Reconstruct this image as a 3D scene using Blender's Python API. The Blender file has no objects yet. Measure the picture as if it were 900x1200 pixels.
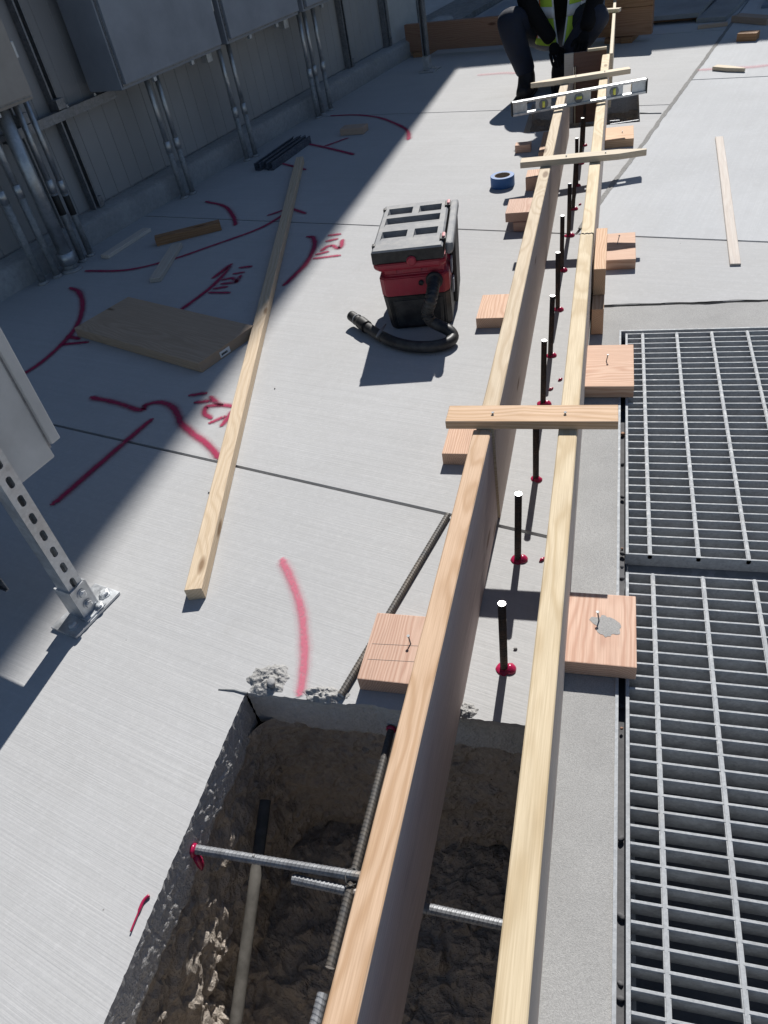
import bpy, bmesh, math, random
from mathutils import Vector, Matrix, noise
random.seed(7)
SC = bpy.context.scene
COL = SC.collection

# ------------------------------------------------------------------ camera
F_PX = 872.42
YAW, PITCH, ROLL = -0.3689, 0.7119, -0.2055
CAM = Vector((-0.1218, -1.2527, 1.2571))
_d = Vector((math.sin(YAW)*math.cos(PITCH), math.cos(YAW)*math.cos(PITCH), -math.sin(PITCH)))
_r = Vector((math.cos(YAW), -math.sin(YAW), 0)); _u = _r.cross(_d)
CR = math.cos(ROLL)*_r + math.sin(ROLL)*_u
CU = -math.sin(ROLL)*_r + math.cos(ROLL)*_u
cam = bpy.data.cameras.new('camera'); camo = bpy.data.objects.new('camera', cam); COL.objects.link(camo)
camo.matrix_world = Matrix(((CR.x, CU.x, -_d.x, CAM.x), (CR.y, CU.y, -_d.y, CAM.y), (CR.z, CU.z, -_d.z, CAM.z), (0, 0, 0, 1)))
cam.sensor_fit = 'VERTICAL'; cam.sensor_height = 24; cam.lens = 24*F_PX/1200
cam.clip_start = 0.02; cam.clip_end = 500
SC.camera = camo
def un(x, y, z=0.0):
    """ground (or height z) point seen at a photograph pixel"""
    v = _d + CR*((x-450)/F_PX) - CU*((y-600)/F_PX)
    return CAM + v*((z-CAM.z)/v.z)

# ------------------------------------------------------------------ light
SUN_EL, SUN_AZ = math.radians(42.3), math.radians(1.6)      # azimuth from +Y towards +X
w = bpy.data.worlds.new('World'); SC.world = w; w.use_nodes = True
nt = w.node_tree; bg = nt.nodes['Background']
sky = nt.nodes.new('ShaderNodeTexSky'); sky.sky_type = 'NISHITA'; sky.sun_disc = False
sky.sun_elevation = SUN_EL; sky.sun_rotation = SUN_AZ; sky.altitude = 100; sky.air_density = 1.0; sky.dust_density = 0.2; sky.ozone_density = 2.0
nt.links.new(sky.outputs[0], bg.inputs[0]); bg.inputs[1].default_value = 0.068
sl = bpy.data.lights.new('sun', 'SUN'); sl.energy = 5.0; sl.angle = math.radians(0.53); sl.color = (1, .97, .925)
so = bpy.data.objects.new('sun', sl); COL.objects.link(so)
sd = Vector((math.sin(SUN_AZ)*math.cos(SUN_EL), math.cos(SUN_AZ)*math.cos(SUN_EL), math.sin(SUN_EL)))
so.rotation_euler = sd.to_track_quat('Z', 'Y').to_euler()
SC.view_settings.view_transform = 'Standard'; SC.view_settings.look = 'None'
SC.view_settings.exposure = 0.42; SC.view_settings.gamma = 1; SC.view_settings.use_curve_mapping = False

# slab grid frame: the wall and the slab joints are turned 14.4 degrees from the forms
GA = math.radians(14.4)
EU = Vector((math.sin(GA), math.cos(GA), 0)); EV = Vector((math.cos(GA), -math.sin(GA), 0))
def W(u, v, z=0): return EU*u + EV*v + Vector((0, 0, z))
ROTG = -GA          # rotation that turns local X to EV and local Y to EU

# ------------------------------------------------------------------ materials
MATS = {}
class NB:
    def __init__(s, name):
        s.m = bpy.data.materials.new(name); s.m.use_nodes = True
        s.t = s.m.node_tree; s.b = s.t.nodes['Principled BSDF']; MATS[name] = s.m
    def n(s, typ, ins=None, **kw):
        x = s.t.nodes.new(typ)
        for k, v in kw.items(): setattr(x, k, v)
        if ins:
            for k, v in ins.items(): s.put(x, k, v)
        return x
    def put(s, x, k, v):
        if isinstance(v, bpy.types.NodeSocket): s.t.links.new(v, x.inputs[k])
        else: x.inputs[k].default_value = v
    def math(s, op, a, b=0.0, c=None, clamp=False):
        i = {0: a, 1: b}
        if c is not None: i[2] = c
        return s.n('ShaderNodeMath', i, operation=op, use_clamp=clamp).outputs[0]
    def noise(s, vec, scale, detail=4, rough=.55, dist=0.0):
        return s.n('ShaderNodeTexNoise', {'Vector': vec, 'Scale': scale, 'Detail': detail, 'Roughness': rough, 'Distortion': dist}).outputs[0]
    def mapr(s, val, a, b, c, d):
        return s.n('ShaderNodeMapRange', {0: val, 1: a, 2: b, 3: c, 4: d}).outputs[0]
    def mix(s, f, a, b):
        x = s.n('ShaderNodeMix', data_type='RGBA')
        s.put(x, 0, f); s.put(x, 6, a); s.put(x, 7, b)
        return x.outputs[2]
    def mapping(s, vec, scale=(1, 1, 1), rot=(0, 0, 0), loc=(0, 0, 0)):
        x = s.n('ShaderNodeMapping', {'Vector': vec, 'Scale': scale, 'Rotation': rot, 'Location': loc}); return x.outputs[0]
    def bump(s, h, strength=.5, dist=.002, prev=None):
        i = {'Height': h, 'Strength': strength, 'Distance': dist}
        if prev is not None: i['Normal'] = prev
        return s.n('ShaderNodeBump', i).outputs[0]
    def out(s, col=None, rough=None, metal=None, normal=None, spec=None):
        for k, v in (('Base Color', col), ('Roughness', rough), ('Metallic', metal), ('Normal', normal), ('Specular IOR Level', spec)):
            if v is not None:
                if k == 'Base Color' and isinstance(v, tuple) and len(v) == 3: v = (*v, 1)
                s.put(s.b, k, v)
        return s.m
    def pos(s): return s.n('ShaderNodeNewGeometry').outputs['Position']
    def obj(s): return s.n('ShaderNodeTexCoord').outputs['Object']
    def rnd(s): return s.n('ShaderNodeObjectInfo').outputs['Random']
def c4(c): return (*c, 1)

def concrete_mat(name, base, along_u, broom=1.0, var=.12):
    b = NB(name); p = b.pos()
    g = b.mapping(p, rot=(0, 0, GA))                    # -> x = v, y = u
    lo = b.noise(g, .9, 5, .6); mid = b.noise(g, 7, 6, .65); fine = b.noise(g, 160, 3, .6)
    sc = (230, 2.2, 1) if along_u else (2.2, 230, 1)
    br = b.noise(b.mapping(g, scale=sc), 1.0, 3, .6)
    sc2 = (46, .8, 1) if along_u else (.8, 46, 1)
    br2 = b.noise(b.mapping(g, scale=sc2), 1.0, 3, .6)
    col = b.mix(b.mapr(lo, .3, .7, 0, 1), c4(tuple(x*(1-var) for x in base)), c4(tuple(x*(1+var*.6) for x in base)))
    col = b.mix(b.mapr(mid, .35, .7, 0, .35), col, c4((base[0]*.86, base[1]*.85, base[2]*.83)))
    col = b.mix(b.mapr(br, .36, .64, .15*broom, 0), col, c4(tuple(x*.62 for x in base)))
    col = b.mix(b.mapr(br2, .4, .62, .18*broom, 0), col, c4(tuple(x*.74 for x in base)))
    bl = b.noise(g, 1.7, 8, .72, .8); bl2 = b.noise(g, 11, 5, .7, 1.2)
    col = b.mix(b.mapr(bl, .52, .70, 0, .30), col, c4((base[0]*.78, base[1]*.77, base[2]*.75)))
    col = b.mix(b.mapr(bl2, .60, .72, 0, .30), col, c4((base[0]*.76, base[1]*.75, base[2]*.73)))
    sw = b.math('ABSOLUTE', b.math('SUBTRACT', b.noise(b.mapping(g, rot=(0, 0, .7), scale=(3.2, 1.1, 1)), 1.0, 5, .6, 1.5), .5))
    col = b.mix(b.mapr(sw, 0, .010, .07, 0), col, c4((base[0]*1.2, base[1]*1.2, base[2]*1.2)))
    st = b.noise(g, 2.3, 6, .7, .4)
    col = b.mix(b.mapr(st, .62, .75, 0, .3), col, c4((base[0]*1.12, base[1]*1.12, base[2]*1.12)))
    col = b.mix(b.mapr(fine, .35, .68, 0, .22), col, c4(tuple(x*.72 for x in base)))
    col = b.mix(b.mapr(b.noise(g, 55, 4, .7), .5, .72, 0, .25), col, c4(tuple(min(1, x*1.18) for x in base)))
    sp = b.n('ShaderNodeTexVoronoi', {'Vector': g, 'Scale': 26.0}).outputs['Distance']
    spr = b.noise(g, 5.0, 2)
    spk = b.math('MULTIPLY', b.mapr(sp, .05, .075, 1, 0), b.mapr(spr, .62, .66, 0, .6))
    col = b.mix(spk, col, c4((.07, .065, .06)))
    h = b.math('ADD', b.math('MULTIPLY', br, .75*broom), b.math('ADD', b.math('MULTIPLY', fine, .25), b.math('MULTIPLY', br2, .5*broom)))
    return b.out(col, .9, 0, b.bump(h, .45, .0018), .25)
concrete_mat('slab', (.43, .43, .43), False, 1.0)
concrete_mat('slab_right', (.45, .458, .468), True, .8)

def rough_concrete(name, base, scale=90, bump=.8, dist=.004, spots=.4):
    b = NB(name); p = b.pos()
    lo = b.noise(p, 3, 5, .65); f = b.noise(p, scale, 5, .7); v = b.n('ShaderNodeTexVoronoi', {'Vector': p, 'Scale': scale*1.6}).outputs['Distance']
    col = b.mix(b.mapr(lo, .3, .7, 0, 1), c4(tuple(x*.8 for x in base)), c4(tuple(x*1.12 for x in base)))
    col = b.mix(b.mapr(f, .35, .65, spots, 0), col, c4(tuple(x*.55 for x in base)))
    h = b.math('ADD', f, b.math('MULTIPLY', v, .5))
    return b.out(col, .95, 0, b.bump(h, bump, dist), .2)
rough_concrete('curb_concrete', (.39, .385, .375), 420, .7, .0008, .75)
rough_concrete('cut_concrete', (.55, .545, .535), 110, 1.0, .005, .45)
rough_concrete('kerb_concrete', (.34, .34, .34), 40, .6, .004, .4)
rough_concrete('spall', (.40, .395, .385), 75, 1.0, .008, .35)
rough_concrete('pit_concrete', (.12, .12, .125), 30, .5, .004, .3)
rough_concrete('sealant', (.27, .265, .255), 120, .9, .004, .6)
rough_concrete('building_render', (.36, .35, .34), 4, .3, .01, .2)

b = NB('soil'); p = b.pos()
lo = b.noise(p, 5, 5, .65); f = b.noise(p, 90, 5, .7); v = b.n('ShaderNodeTexVoronoi', {'Vector': p, 'Scale': 60.0}).outputs['Distance']
col = b.mix(b.mapr(lo, .35, .65, 0, 1), c4((.33, .29, .25)), c4((.47, .405, .34)))
col = b.mix(b.mapr(f, .4, .68, 0, .6), col, c4((.56, .515, .46)))
col = b.mix(b.mapr(b.noise(p, 14, 3), .55, .7, 0, .5), col, c4((.22, .195, .17)))
b.out(col, .95, 0, b.bump(b.math('ADD', f, b.math('MULTIPLY', v, .6)), 1.0, .012), .1)

def wood(name, light, dark, ring=.007, contrast=.55, knot=True, rough=.72, dirt=.15):
    b = NB(name); o = b.obj(); r = b.rnd()
    off = b.n('ShaderNodeCombineXYZ', {0: b.math('MULTIPLY', r, 7.3), 1: b.math('MULTIPLY', b.math('FRACT', b.math('MULTIPLY', r, 17.31)), .11), 2: b.math('ADD', b.math('MULTIPLY', b.math('FRACT', b.math('MULTIPLY', r, 5.77)), .10), .03)}).outputs[0]
    q = b.n('ShaderNodeVectorMath', {0: o, 1: off}, operation='ADD').outputs[0]
    wob = b.noise(b.mapping(q, scale=(2.2, 9, 9)), 1.0, 3, .5)
    sx = b.n('ShaderNodeSeparateXYZ', {0: q})
    rr = b.math('SQRT', b.math('ADD', b.math('MULTIPLY', sx.outputs[1], sx.outputs[1]), b.math('MULTIPLY', sx.outputs[2], sx.outputs[2])))
    kv = b.n('ShaderNodeTexVoronoi', {'Vector': b.mapping(q, scale=(3.0, 10, 10)), 'Scale': 1.0, 'Randomness': 1.0}).outputs['Distance']
    kb = b.mapr(kv, .05, .45, .022, 0)
    rr = b.math('ADD', b.math('ADD', rr, b.math('MULTIPLY', wob, .045)), kb if knot else 0.0)
    s = b.math('SINE', b.math('MULTIPLY', rr, 2*math.pi/ring))
    s = b.math('POWER', b.mapr(s, -1, 1, 0, 1), 1.8)
    fib = b.noise(b.mapping(q, scale=(9, 420, 420)), 1.0, 3, .6)
    fib2 = b.noise(b.mapping(q, scale=(3, 60, 60)), 1.0, 4, .6)
    col = b.mix(b.math('MULTIPLY', s, contrast), c4(light), c4(dark))
    col = b.mix(b.mapr(fib, .35, .65, .38, 0), col, c4(tuple(x*.7 for x in dark)))
    col = b.mix(b.mapr(fib2, .3, .7, .25, 0), col, c4(dark))
    st = b.noise(b.mapping(q, scale=(4, 14, 14)), 1.0, 5, .7)
    col = b.mix(b.mapr(st, .56, .74, 0, dirt), col, c4((dark[0]*.45, dark[1]*.45, dark[2]*.5)))
    if knot: col = b.mix(b.mapr(kv, .07, .13, .9, 0), col, c4((dark[0]*.42, dark[1]*.34, dark[2]*.28)))
    hue = b.n('ShaderNodeHueSaturation', {'Hue': b.mapr(r, 0, 1, .492, .508), 'Saturation': b.mapr(r, 0, 1, .9, 1.1), 'Value': b.mapr(b.math('FRACT', b.math('MULTIPLY', r, 3.7)), 0, 1, .82, 1.08), 'Color': col}).outputs[0]
    h = b.math('ADD', b.math('MULTIPLY', fib, .6), b.math('MULTIPLY', s, .3))
    return b.out(hue, rough, 0, b.bump(h, .45, .0012), .3)
wood('wood_pale', (.64, .53, .375), (.46, .345, .21), .0075, .7)
wood('wood_orange', (.65, .46, .32), (.46, .285, .165), .008, .75)
wood('wood_fir', (.67, .465, .33), (.47, .26, .16), .0055, .75, False)
wood('wood_plank', (.46, .345, .26), (.33, .235, .165), .006, .5)
wood('wood_stick', (.63, .51, .38), (.46, .34, .225), .009, .55)
wood('wood_lath', (.66, .57, .43), (.54, .43, .29), .012, .4, False)
wood('face_near', (.60, .505, .48), (.48, .385, .36), .011, .45, True, .85, .3)  # purplish side-face tint, lightened to stand in for light missing there
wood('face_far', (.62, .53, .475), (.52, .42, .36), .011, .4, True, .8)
wood('wood_grey', (.58, .53, .47), (.48, .40, .33), .012, .4, False)
wood('ply_brown', (.17, .095, .07), (.11, .06, .045), .02, .4, False, .6)
wood('timber_brown', (.36, .21, .13), (.25, .125, .07), .012, .6)

def metal(name, base, rough=.45, metallic=.8, spangle=30, bump=.05, var=.2):
    b = NB(name); o = b.pos()
    n1 = b.noise(o, spangle, 4, .6); n2 = b.noise(o, 400, 2)
    vv = b.n('ShaderNodeRGBToBW', {0: b.n('ShaderNodeTexVoronoi', {'Vector': o, 'Scale': spangle*4.0}).outputs['Color']}).outputs[0]
    dr = b.noise(o, 5.5, 6, .7)
    col = b.mix(b.mapr(n1, .3, .7, 0, 1), c4(tuple(x*(1-var) for x in base)), c4(tuple(min(1, x*(1+var*.6)) for x in base)))
    col = b.mix(.10, col, vv)
    col = b.mix(b.mapr(dr, .54, .72, 0, .45), col, c4((base[0]*.55, base[1]*.48, base[2]*.42)))
    return b.out(col, b.mapr(n1, .3, .7, rough*.8, min(1, rough*1.3)), metallic, b.bump(n2, bump, .001))
metal('galv', (.52, .54, .56), .48, .75)
metal('grate_steel', (.31, .325, .34), .72, .15, 60, .25)
metal('dark_steel', (.20, .21, .22), .6, .6, 12, .15)
metal('conduit_metal', (.40, .42, .44), .42, .8, 20)
metal('conduit_coat', (.22, .235, .25), .6, .3, 20)
metal('strut_metal', (.22, .23, .25), .5, .7)
metal('bright_metal', (.5, .505, .51), .4, .7)
metal('navy_steel', (.05, .06, .085), .6, .2)
metal('black_iron', (.025, .024, .023), .6, .3)
def paint(name, base, rough=.5, var=.12, scale=6, spec=.4, dust=0.0):
    b = NB(name); o = b.pos()
    n1 = b.noise(o, scale, 5, .65); f = b.noise(o, 260, 3)
    col = b.mix(b.mapr(n1, .3, .7, 0, 1), c4(tuple(x*(1-var) for x in base)), c4(tuple(min(1, x*(1+var)) for x in base)))
    if dust: col = b.mix(b.mapr(b.noise(o, 22, 6, .7), .42, .75, 0, dust), col, c4((.36, .34, .31)))
    return b.out(col, b.mapr(n1, .3, .7, rough*.85, min(1, rough*1.15)), 0, b.bump(f, .06, .001), spec)
paint('cabinet_grey', (.22, .24, .275), .42)
paint('cabinet_pale', (.42, .425, .43), .45)
paint('cabinet_tan', (.30, .275, .25), .45)
paint('siding', (.29, .29, .295), .7, .1, 2)
paint('panel_light', (.42, .42, .42), .6)
paint('vac_black', (.009, .009, .010), .5, .3, 20, .4, .10)
paint('vac_lid', (.155, .16, .17), .6, .15, 30, .4, .5)
paint('vac_dark', (.018, .018, .020), .6, .3, 20, .4, .14)
paint('vac_red', (.30, .014, .032), .42, .15, 15, .45, .06)
paint('vac_pink', (.55, .18, .19), .5, .15, 15, .4, .3)
paint('hose_black', (.02, .02, .021), .5, .3, 30, .4, .16)
paint('tape_blue', (.018, .10, .29), .5, .1, 30)
paint('tape_core', (.30, .25, .2), .8)
paint('epoxy_red', (.33, .012, .06), .22, .15, 40, .5)
paint('tag_white', (.75, .75, .73), .5)
paint('ink', (.02, .02, .02), .6)
paint('pencil', (.20, .17, .15), .8)
paint('denim', (.010, .014, .028), .85, .35, 18)
paint('shirt_black', (.008, .008, .009), .9, .2, 18, .1)
paint('vest_lime', (.42, .62, .06), .7, .1, 10)
paint('vest_silver', (.6, .62, .63), .35, .06, 20)
paint('vest_orange', (.75, .17, .05), .6)
paint('skin_tone', (.42, .24, .17), .5)
paint('boot', (.025, .02, .018), .6, .3, 20)
paint('hat_white', (.7, .7, .68), .35)
paint('hair_dark', (.02, .015, .012), .6)
paint('vial_yellow', (.75, .72, .12), .25)
paint('rubber_black', (.015, .015, .016), .7)
paint('pvc_grey', (.075, .07, .062), .8, .25, 20, .2, .2)
paint('sheet_grey', (.24, .245, .25), .7, .25, 3)
paint('plate_blue', (.16, .20, .26), .35, .2, 2)
paint('window_glass', (.05, .07, .09), .08, .1, 2, .6)
b = NB('rebar_steel'); o = b.pos(); n1 = b.noise(o, 40, 5, .7); n2 = b.noise(o, 9, 4)
col = b.mix(b.mapr(n1, .4, .65, 0, 1), c4((.06, .06, .062)), c4((.10, .088, .075)))
col = b.mix(b.mapr(n2, .5, .7, 0, .6), col, c4((.12, .095, .07)))
b.out(col, .6, .25, b.bump(n1, .2, .001))
b = NB('rebar_rust'); o = b.pos(); n1 = b.noise(o, 40, 5, .7)
b.out(b.mix(b.mapr(n1, .4, .65, 0, 1), c4((.035, .030, .028)), c4((.085, .05, .034))), .7, .3, b.bump(n1, .2, .001))
b = NB('rebar_grey'); o = b.pos(); n1 = b.noise(o, 40, 5, .7); n2 = b.noise(o, 7, 4)
col = b.mix(b.mapr(n1, .4, .65, 0, 1), c4((.16, .165, .175)), c4((.26, .27, .285)))
b.out(b.mix(b.mapr(n2, .55, .68, 0, .7), col, c4((.26, .16, .07))), .55, .35, b.bump(n1, .2, .001))
b = NB('rebar_cut'); b.out((.8, .8, .8), .3, .6)

def spray_mat(name, colr, strength):
    b = NB(name); uv = b.n('ShaderNodeTexCoord').outputs['UV']; sx = b.n('ShaderNodeSeparateXYZ', {0: uv})
    a = b.math('ABSOLUTE', b.math('SUBTRACT', sx.outputs[1], .5))          # 0 centre .. .5 edge
    n1 = b.noise(b.pos(), 420, 2, .7); n2 = b.noise(b.pos(), 22, 4, .6); n3 = b.noise(b.pos(), 150, 3, .7)
    e = b.math('ADD', a, b.math('MULTIPLY', b.math('SUBTRACT', n2, .5), .16))
    core = b.mapr(e, .10, .30, 1, 0)
    core = b.math('MULTIPLY', core, b.mapr(n3, .30, .52, .55, 1))
    mist = b.math('MULTIPLY', b.mapr(e, .12, .49, .85, 0), b.mapr(n1, .46, .60, 0, 1))
    al = b.math('MULTIPLY', b.math('MAXIMUM', core, mist), strength)
    tr = b.n('ShaderNodeBsdfTransparent').outputs[0]
    mx = b.n('ShaderNodeMixShader', {0: al, 1: tr, 2: b.b.outputs[0]})
    b.t.links.new(mx.outputs[0], b.t.nodes['Material Output'].inputs[0])
    b.out(colr, .8, 0, None, .2)
spray_mat('spray_red', (.33, .022, .075), .92)
spray_mat('spray_pink', (.58, .12, .19), .66)
spray_mat('spray_faint', (.60, .22, .26), .35)

# ------------------------------------------------------------------ helpers
def link(o, parent=None):
    COL.objects.link(o)
    if parent is not None: o.parent = parent
    return o
def mesh_obj(name, bm, mat, parent=None, smooth=False, loc=None, rot=None):
    me = bpy.data.meshes.new(name); bm.normal_update(); bm.to_mesh(me); bm.free()
    for m in (mat if isinstance(mat, (list, tuple)) else [mat]): me.materials.append(MATS[m])
    if smooth:
        for p in me.polygons: p.use_smooth = True
    o = bpy.data.objects.new(name, me); link(o, parent)
    if loc is not None: o.location = loc
    if rot is not None: o.rotation_euler = rot
    return o
def tag(o, label, cat=None, group=None, kind=None):
    o['label'] = label
    if cat: o['category'] = cat
    if group: o['group'] = group
    if kind: o['kind'] = kind
    return o
def thing(name, label, cat, loc=(0, 0, 0), rot=(0, 0, 0), group=None):
    o = bpy.data.objects.new(name, None); o.empty_display_size = .05; link(o)
    o.location = loc; o.rotation_euler = rot
    return tag(o, label, cat, group)
def inst(name, me, parent=None, loc=(0, 0, 0), rot=(0, 0, 0), scale=None):
    o = bpy.data.objects.new(name, me); link(o, parent); o.location = loc; o.rotation_euler = rot
    if scale: o.scale = scale
    return o
def bm_box(bm, lo, hi, M=None):
    x0, y0, z0 = lo; x1, y1, z1 = hi
    vs = [bm.verts.new(Vector(p) if M is None else M @ Vector(p)) for p in ((x0, y0, z0), (x1, y0, z0), (x1, y1, z0), (x0, y1, z0), (x0, y0, z1), (x1, y0, z1), (x1, y1, z1), (x0, y1, z1))]
    for f in ((0, 3, 2, 1), (4, 5, 6, 7), (0, 1, 5, 4), (1, 2, 6, 5), (2, 3, 7, 6), (3, 0, 4, 7)): bm.faces.new([vs[i] for i in f])
    return vs
def box_bm(size, bevel=.0015, seg=2, rag=0.0):
    bm = bmesh.new(); x, y, z = (s/2 for s in size); bm_box(bm, (-x, -y, -z), (x, y, z))
    if bevel: bmesh.ops.bevel(bm, geom=bm.edges[:], offset=bevel, segments=seg, affect='EDGES', profile=.6)
    return bm
def box(name, size, mat, loc=(0, 0, 0), rot=(0, 0, 0), parent=None, bevel=.0015, seg=2):
    return mesh_obj(name, box_bm(size, bevel, seg), mat, parent, False, loc, rot)
def beam_xf(p0, p1):
    p0, p1 = Vector(p0), Vector(p1); d = p1-p0
    return (p0+p1)/2, d.length, d.to_track_quat('X', 'Z').to_euler()
def board(name, p0, p1, wd, ht, mat, parent=None, bevel=.0018):
    """board from p0 to p1 (centre line), grain along its length"""
    c, L, r = beam_xf(p0, p1)
    if L < .5: return box(name, (L, wd, ht), mat, c, r, parent, bevel)
    bm = bmesh.new(); n = max(12, int(L/.05)); sd_ = random.uniform(0, 99); rs = []; y, z, e = wd/2, ht/2, bevel
    for k in range(n+1):
        x = -L/2+L*k/n; oy = .0022*noise.noise(Vector((x*1.1, sd_, 0))); oz = .0006*noise.noise(Vector((x*1.3, sd_, 5)))
        ee = e*(1+.9*abs(noise.noise(Vector((x*7, sd_, 9)))))
        rs.append([bm.verts.new((x, oy+a, oz+b_)) for a, b_ in ((-y+ee, -z), (y-ee, -z), (y, -z+ee), (y, z-ee), (y-ee, z), (-y+ee, z), (-y, z-ee), (-y, -z+ee))])
    for k in range(n):
        for i in range(8): bm.faces.new((rs[k][i], rs[k][(i+1) % 8], rs[k+1][(i+1) % 8], rs[k+1][i]))
    bm.faces.new(rs[0][::-1]); bm.faces.new(rs[-1]); bmesh.ops.recalc_face_normals(bm, faces=bm.faces[:])
    return mesh_obj(name, bm, mat, parent, False, c, r)
def bm_tube(bm, pts, rad, seg=10, cap=True):
    pts = [Vector(p) for p in pts]; n = len(pts); rad = rad if isinstance(rad, (list, tuple)) else [rad]*n
    rings = []; up = None
    for i in range(n):
        t = (pts[min(i+1, n-1)]-pts[max(i-1, 0)]).normalized()
        if up is None:
            up = Vector((0, 0, 1)) if abs(t.z) < .9 else Vector((1, 0, 0))
        a = (up - t*up.dot(t)).normalized(); up = a; c = t.cross(a)
        rings.append([bm.verts.new(pts[i]+(a*math.cos(k*2*math.pi/seg)+c*math.sin(k*2*math.pi/seg))*rad[i]) for k in range(seg)])
    for i in range(n-1):
        for k in range(seg):
            k2 = (k+1) % seg; bm.faces.new((rings[i][k], rings[i][k2], rings[i+1][k2], rings[i+1][k]))
    if cap:
        bm.faces.new(rings[0][::-1]); bm.faces.new(rings[-1])
    return rings
def tube(name, pts, rad, mat, parent=None, seg=10, smooth=True, loc=None):
    bm = bmesh.new(); bm_tube(bm, pts, rad, seg); bmesh.ops.recalc_face_normals(bm, faces=bm.faces[:])
    o = mesh_obj(name, bm, mat, parent, False, loc)
    if smooth:
        for p in o.data.polygons: p.use_smooth = len(p.vertices) == 4
    return o
def lathe_bm(prof, seg=24):
    bm = bmesh.new(); rings = []
    for r, z in prof: rings.append([bm.verts.new((r*math.cos(k*2*math.pi/seg), r*math.sin(k*2*math.pi/seg), z)) for k in range(seg)])
    for i in range(len(prof)-1):
        for k in range(seg):
            k2 = (k+1) % seg; bm.faces.new((rings[i][k], rings[i][k2], rings[i+1][k2], rings[i+1][k]))
    bm.faces.new(rings[0][::-1]); bm.faces.new(rings[-1]); bmesh.ops.recalc_face_normals(bm, faces=bm.faces[:]); return bm
def catmull(pts, n=6):
    P = [Vector(p) for p in pts]; out = []
    for i in range(len(P)-1):
        a, b_, c, d = P[max(i-1, 0)], P[i], P[i+1], P[min(i+2, len(P)-1)]
        for k in range(n):
            t = k/n; out.append(.5*((2*b_)+(c-a)*t+(2*a-5*b_+4*c-d)*t*t+(3*b_-a-3*c+d)*t**3))
    out.append(P[-1]); return out
def fbm(p, o=4): return noise.fractal(p, .9, 2.1, o)

# ================================================================== SETTING
HX0, HX1, HY0, HY1 = -.812, -.190, -1.22, -.470         # near excavation; unseen near end placed to bounce sunlight into it
GX0, GX1, GY0, GY1 = -.590, .022, 3.24, 3.82            # far excavation
TX0, TY1 = -.190, 1.195                                  # concrete frame of the trench drain

slab = tag(bpy.data.objects.new('concrete_slab', None), 'pale broom-finished concrete slab with tooled joints', None, None, 'structure'); link(slab)
def edge_noise(x, y): return .0030*noise.noise(Vector((x*70, y*70, 1.3))) + .0022*noise.noise(Vector((x*170, y*170, 4.3))) + .012*max(0, noise.noise(Vector((x*16, y*16, 7.7)))-.22)
def slab_panel(u0, u1, v0, v1, mat, gap=.0055):
    bm = bmesh.new()
    vs = [bm.verts.new(W(u, v)) for u, v in ((u0+gap, v0+gap), (u0+gap, v1-gap), (u1-gap, v1-gap), (u1-gap, v0+gap))]
    bm.faces.new(vs)
    lines = [((HX0, 0), (1, 0)), ((HX1, 0), (1, 0)), ((0, HY0), (0, 1)), ((0, HY1), (0, 1)), ((0, TY1), (0, 1)),
             ((GX0, 0), (1, 0)), ((GX1, 0), (1, 0)), ((0, GY0), (0, 1)), ((0, GY1), (0, 1))]
    for (px, py), (nx, ny) in lines:
        bmesh.ops.bisect_plane(bm, geom=bm.verts[:]+bm.edges[:]+bm.faces[:], plane_co=(px, py, 0), plane_no=(nx, ny, 0), dist=1e-5)
    dead = []
    for f in bm.faces:
        c = f.calc_center_median()
        if (HX0 < c.x < HX1 and HY0 < c.y < HY1) or (c.x > TX0 and c.y < TY1) or (GX0 < c.x < GX1 and GY0 < c.y < GY1): dead.append(f)
    bmesh.ops.delete(bm, geom=dead, context='FACES')
    if not bm.faces: bm.free(); return
    bmesh.ops.dissolve_limit(bm, angle_limit=.01, verts=bm.verts[:], edges=bm.edges[:]) if False else None
    def on_hole(e):
        if len(e.link_faces) != 1: return False
        a, c = e.verts[0].co, e.verts[1].co
        for x in (HX0, GX0, GX1):
            if abs(a.x-x) < 1e-4 and abs(c.x-x) < 1e-4: return True
        for y in (HY1, GY0, GY1):
            if abs(a.y-y) < 1e-4 and abs(c.y-y) < 1e-4: return True
        return False
    for e in [e for e in bm.edges if on_hole(e)]:
        L = e.calc_length()
        bmesh.ops.subdivide_edges(bm, edges=[e], cuts=max(2, int(L/.006)))
    for v in bm.verts:
        if any(on_hole(e) for e in v.link_edges):
            c = v.co
            if abs(c.x-HX0) < 1e-4 and c.y < HY1+.001: c.x -= abs(edge_noise(c.x, c.y))
            if abs(c.y-HY1) < 1e-4 and HX0-.01 < c.x < HX1+.001: c.y += abs(edge_noise(c.x, c.y))
    bmesh.ops.triangulate(bm, faces=bm.faces[:])
    ed = [e for e in bm.edges if len(e.link_faces) == 1]
    r = bmesh.ops.extrude_edge_only(bm, edges=ed)
    for v in r['geom']:
        if isinstance(v, bmesh.types.BMVert): v.co.z = -.012
    top = [e for e in ed if e.is_valid]
    bmesh.ops.recalc_face_normals(bm, faces=bm.faces[:])
    for f in bm.faces:
        if abs(f.normal.z) > .9 and f.normal.z < 0: f.normal_flip()
    mesh_obj('slab_panel', bm, mat, slab)
US = [-5.2, -3.46, -1.74, -.015, 1.695, 3.435, 5.16, 6.88, 8.6]
for i in range(len(US)-1):
    if US[i] < 1.6: slab_panel(US[i], US[i+1], -3.35, 3.2, 'slab')
    else: slab_panel(US[i], US[i+1], -3.35, -.685, 'slab')
for u0, u1 in ((-.015, 1.695),): pass
for u0, u1 in ((1.695, 3.915), (3.915, 6.1), (6.1, 8.6)): slab_panel(u0, u1, -.685, 3.2, 'slab_right', .007)
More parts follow.
